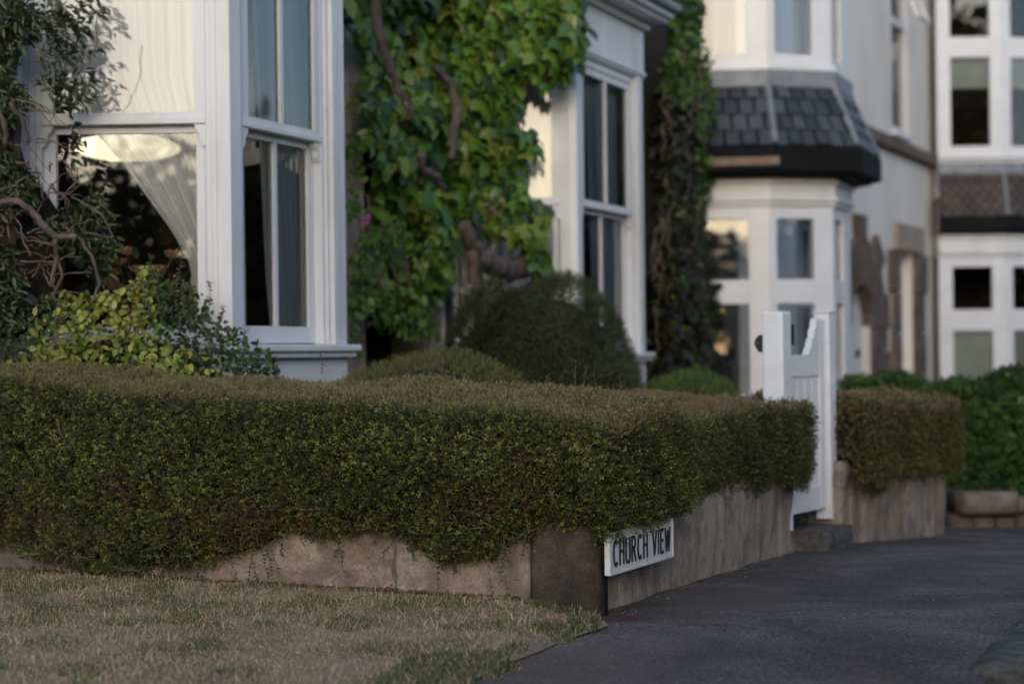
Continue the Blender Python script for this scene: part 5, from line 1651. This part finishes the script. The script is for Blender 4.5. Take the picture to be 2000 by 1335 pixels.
# leaf litter along the foot of the wall
N = 1500
t = RNG.uniform(-6.2, -2.7, N); s = 6.325 - np.abs(RNG.normal(size=N)) * .035
p = WA(s, t, verge_z(s, t) + RNG.uniform(.0, .012, N))
me = cloud_mesh('leaf_litter', OVAL, p, jit(N, 1) * np.array([1, 1, .25]), np.array([0, 0, 1.0]) + jit(N, .35), RNG.uniform(.010, .020, N), pick([(.17, .08, .045), (.22, .12, .06), (.11, .06, .035), (.14, .04, .025)], [3, 2, 2, 1], N), (0, 0, 0))
put(link('leaf_litter', me, None, M['leaf']), 'rusty dead leaves gathered along the foot of the near wall', 'leaf litter', None, 'stuff')
N = 420
s = 6.45 + RNG.uniform(0, 1, N) ** 1.3 * 6.0; t = np.interp(s, [6.3, 9.5, 10.26, 12.4], [-2.51, -2.50, -2.41, -2.16]) + np.abs(RNG.normal(size=N)) * .03
p = WA(s, t, gz(s) + wob(s, t) + .002)
me = cloud_mesh('leaf_litter', OVAL, p, jit(N, 1) * np.array([1, 1, .2]), np.array([0, 0, 1.0]) + jit(N, .35), RNG.uniform(.008, .018, N), pick([(.15, .10, .06), (.20, .14, .08), (.09, .07, .045), (.07, .09, .03)], [3, 2, 2, 1.5], N), (0, 0, 0))
put(link('leaf_litter', me, None, M['leaf']), 'thin line of dead leaves and crumbs where the asphalt meets the side wall', 'leaf litter', None, 'stuff')
# loose grit and fragments on the asphalt
N = 420
s = RNG.uniform(4.6, 11, N); t = RNG.uniform(-2.45, -1.0, N)
edge_ = RNG.uniform(0, 1, N) < .45
t = np.where(edge_, np.where(s < 6.25, verge_edge(s) + .03, -2.46) + RNG.exponential(.05, N), t)
PEB = (np.array([(-.5, -.4, 0), (.5, -.35, 0), (.45, .4, 0), (-.4, .45, 0), (-.25, -.2, .4), (.3, -.2, .45), (.2, .25, .4), (-.2, .25, .35)], float),
       np.array([(0, 1, 5), (0, 5, 4), (1, 2, 6), (1, 6, 5), (2, 3, 7), (2, 7, 6), (3, 0, 4), (3, 4, 7), (4, 5, 6), (4, 6, 7)]))
p = WA(s, t, gz(s) + wob(s, t) - .001)
me = cloud_mesh('grit', PEB, p, jit(N, 1) * np.array([1, 1, .0]), np.tile(np.array([0, 0, 1.0]), (N, 1)), RNG.uniform(.003, .011, N), pick([(.12, .11, .10), (.3, .28, .25), (.16, .10, .07), (.07, .06, .06)], [3, 1.3, 2, 2], N), (0, 0, 0))
put(link('grit', me, None, M['leaf']), 'loose grit and fragments scattered on the dark asphalt', 'grit', None, 'stuff')

# ------------------------------------------------------------------ trees behind the camera and over the road (seen mirrored in the panes)
def make_tree(root, h, r, seed, N=3800, cz=.55):
    rs = np.random.default_rng(seed); bx, by, bz = BASE[root.name]
    stem(root, [(bx, by, bz), (bx + .1, by, bz + h * .3), (bx, by + .1, bz + h * .7)], [.16, .12, .04], 'trunk', seed)
    c = unit(rs.normal(size=(N, 3))) * rs.uniform(.45, 1, (N, 1)) ** .5
    c = c * np.array([r, r, h * (1 - cz) ]) * (1 + .25 * nz(c, 3, seed))[:, None]
    p = np.array([bx, by, bz + h * cz]) + c
    p = p[p[:, 2] > bz + .25]
    n = len(p)
    x = rs.normal(size=(n, 3)); nn = rs.normal(size=(n, 3)) + np.array([0, 0, .6])
    me = cloud_mesh('crown', OVAL, p, x, nn, rs.uniform(.22, .42, n), pick([(.03, .05, .016), (.045, .075, .022), (.06, .09, .028)], [2, 2, 1], n), BASE[root.name])
    o = link('crown', me, root, M['leaf']); o['kind'] = 'stuff'
tree0 = None
spots = []
NB = 17
for k in range(NB):
    x = -19 + k * 3.1 + random.uniform(-.6, .6)
    spots.append((x, -25 + random.uniform(-2, 2), random.uniform(6.9, 7.3) if x < -3.0 else (random.uniform(5.9, 6.5) if x < 14 else random.uniform(17, 20))))
for k in range(19):
    q = W(1 + k * 3.6 + random.uniform(-.6, .6), 13 + random.uniform(-1, 1)); spots.append((q.x, q.y, random.uniform(5.6, 8.6) if k < 12 else random.uniform(11, 14)))
for k in range(11):
    q = W(69 + k * 5.0, 13 + random.uniform(-1, 1)); spots.append((q.x, q.y, random.uniform(13, 16)))
for k, (x, y, h) in enumerate(spots):
    z = float(gz(ST(x, y)[0])) - .9
    lab = 'leafy tree behind the viewer, mirrored in the bay windows' if k < NB else 'leafy tree across the road, mirrored in the bay windows'
    grp = 'trees behind the viewer' if k < NB else 'trees across the road'
    if k < 2:
        t_ = thing('tree', lab, 'tree', (x, y, z), grp); make_tree(t_, 6.4, 2.3, 500 + k, cz=.5)
        if k == 0: protos = [t_]
        else: protos.append(t_)
        t_.scale = (max(1, h / 11), max(1, h / 11), h / 6.4)
    else:
        src = protos[k % 2]
        t_ = src.copy(); COL.objects.link(t_); t_.location = (x, y, z); t_.rotation_euler = (0, 0, random.uniform(0, 6)); t_.scale = (max(1, h / 11), max(1, h / 11), h / 6.4)
        t_['label'] = lab; t_['group'] = grp
        for ch_ in list(src.children):
            c = ch_.copy(); COL.objects.link(c); c.parent = t_
